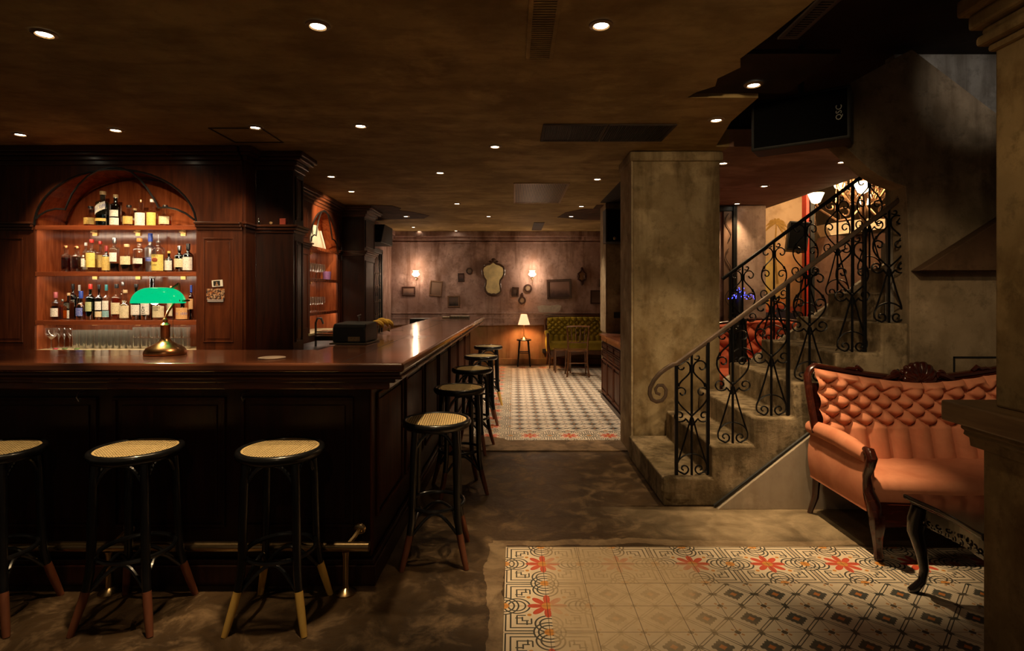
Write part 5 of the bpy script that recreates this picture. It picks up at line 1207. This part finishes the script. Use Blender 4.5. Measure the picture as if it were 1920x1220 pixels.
spot((-.95,2.25,2.66),(-1.10,2.46,.7),50,26,.9); spot((-1.5,2.25,2.66),(-1.72,2.48,.7),60,26,.9); spot((-2.1,2.25,2.66),(-2.35,2.48,.7),30,24,.9); spot((-.42,2.9,2.66),(-.36,2.98,.7),46,32,.9)  # extra spots without fixtures, added to brighten the stool seats
spot((-1.0,2.3,2.66),(-2.9,5.1,1.5),30,34,.8,(1,.8,.58)); spot((-2.28,2.6,2.66),(-3.6,5.1,1.5),34,40,.8,(1,.8,.58))
down(1127,46,'ceiling downlight overhead in front of the corridor entrance',60,(.40,2.95,0),50,1)
down(38,251,'small ceiling downlight at the edge of the photo before the cabinet',16,(-3.9,4.9,1.8),60)
down(217,243,'small ceiling downlight before the arched bottle niche crown',26,(-3.3,5.05,1.3),75,.6)
down(479,238,'ceiling downlight beside the access hatch before the back bar',14,(-2.3,4.9,1.8),50)
down(676,235,'bright ceiling downlight above the inner corner of the bar',20,(-1.2,4.2,1),70)
down(928,274,'ceiling downlight before the corridor, between niche and big pillar',12)
down(825,323,'ceiling downlight above the long side of the counter',14)
down(621,330,'ceiling downlight close to the arched bottle niche column',22,(-2.4,6.8,1.6),80)
down(659,358,'tiny ceiling downlight before the narrow glass niche',50,(-2.85,7.45,2.2),60)
down(857,381,'ceiling downlight above the far half of the counter',22,col=(1,.76,.52))
down(1120,335,'ceiling downlight between the square grille and the big pillar',60,(.45,6.6,0),76,col=(1,.76,.52))
down(1090,386,'ceiling downlight between square grille and ragged bare patch',60,(.5,8,0),70,col=(1,.76,.52))
down(1071,405,'ceiling downlight set in the ragged patch before the slim pillar',40,col=(1,.76,.52))
down(916,405,'ceiling downlight mid corridor beyond the square grille',36,None,80,col=(1,.76,.52))
down(761,405,'ceiling downlight set in the ragged patch by the far column',18,(-1.8,10.5,1.2),90,col=(1,.76,.52))
down(775,425,'first of the three tiny star lights near the back wall',0)
down(786,433,'middle of the three tiny star lights near the back wall',0)
down(796,439,'last of the three tiny star lights, closest to the back wall',0)
down(855,432,'lone ceiling downlight close to the back wall cornice',0,col=(1,.76,.52))
down(1413,158,'ceiling downlight in the dark broken ceiling by the hanging speaker',120,(1.78,3.32,0),38,.9,z=2.734)
down(1343,224,'ceiling downlight between broken ceiling edge and big pillar',45,(1.25,4.5,.3),60,.9)
down(1356,305,'ceiling downlight just behind the big pillar',14)
down(1433,348,'ceiling downlight in the hall ceiling past the stairs, mid',40)
down(1579,303,'ceiling downlight in the hall ceiling above the upper stairs',8)
down(1382,381,'ceiling downlight over the dark panelled doorway',30)
spot((4.1,8.0,3.8),(4.4,9.2,1.6),50,90,1); spot((5.6,7.0,3.8),(5.4,8.6,2.0),40,90,1)  # added hall spots without fixtures, brighten the mural and the hood
# unseen fill spots added to brighten the pillar, stair wall, column and floor
spot((.9,.9,2.66),(1.3,5,1.6),52,54,1); spot((1.55,2.1,2.66),(2.95,3.78,1.0),26,44,1); spot((.9,1.1,2.66),(1.9,1.9,1.9),13,60,1); spot((-.4,-.3,2.66),(-.2,1.4,0),7,140,1)
spot((2.7,8.6,2.66),(3.0,9.2,1.4),20,110,1)  # added spot behind the doorway, brightens the mural there
spot((1.1,1.5,2.66),(1.62,3.78,.6),30,42,1); spot((3.3,2.6,3.0),(3.15,3.95,2.85),5,44,.9,(1,.85,.7))  # added spots without fixtures for the stair side and pale upper wall
# sconces, lamps
for px_ in (779,998):
    p=P(px_,513,11.2); point((p[0],11.20,p[2]+.16),2.2,(1,.70,.46),.04); point((p[0],11.20,p[2]-.12),1.8,(1,.68,.44),.03)
point((.205,11.1,.93),2.2,(1,.5,.2),.05)
spot((.205,11.1,.84),(.205,11.1,0),9,150,.5,(1,.5,.2),.05)
spot((sc0[0]-.02,sc0[1],sc0[2]-.005),(sc0[0],sc0[1],0),5,150,.4,(1,.8,.5),.02)
for dx,dy,dz in ((.4,-.3,.3),(-.4,-.2,.1),(0,.4,.3)): point((cc[0]+dx,cc[1]+dy,cc[2]+dz),11,(1,.62,.28),.10)
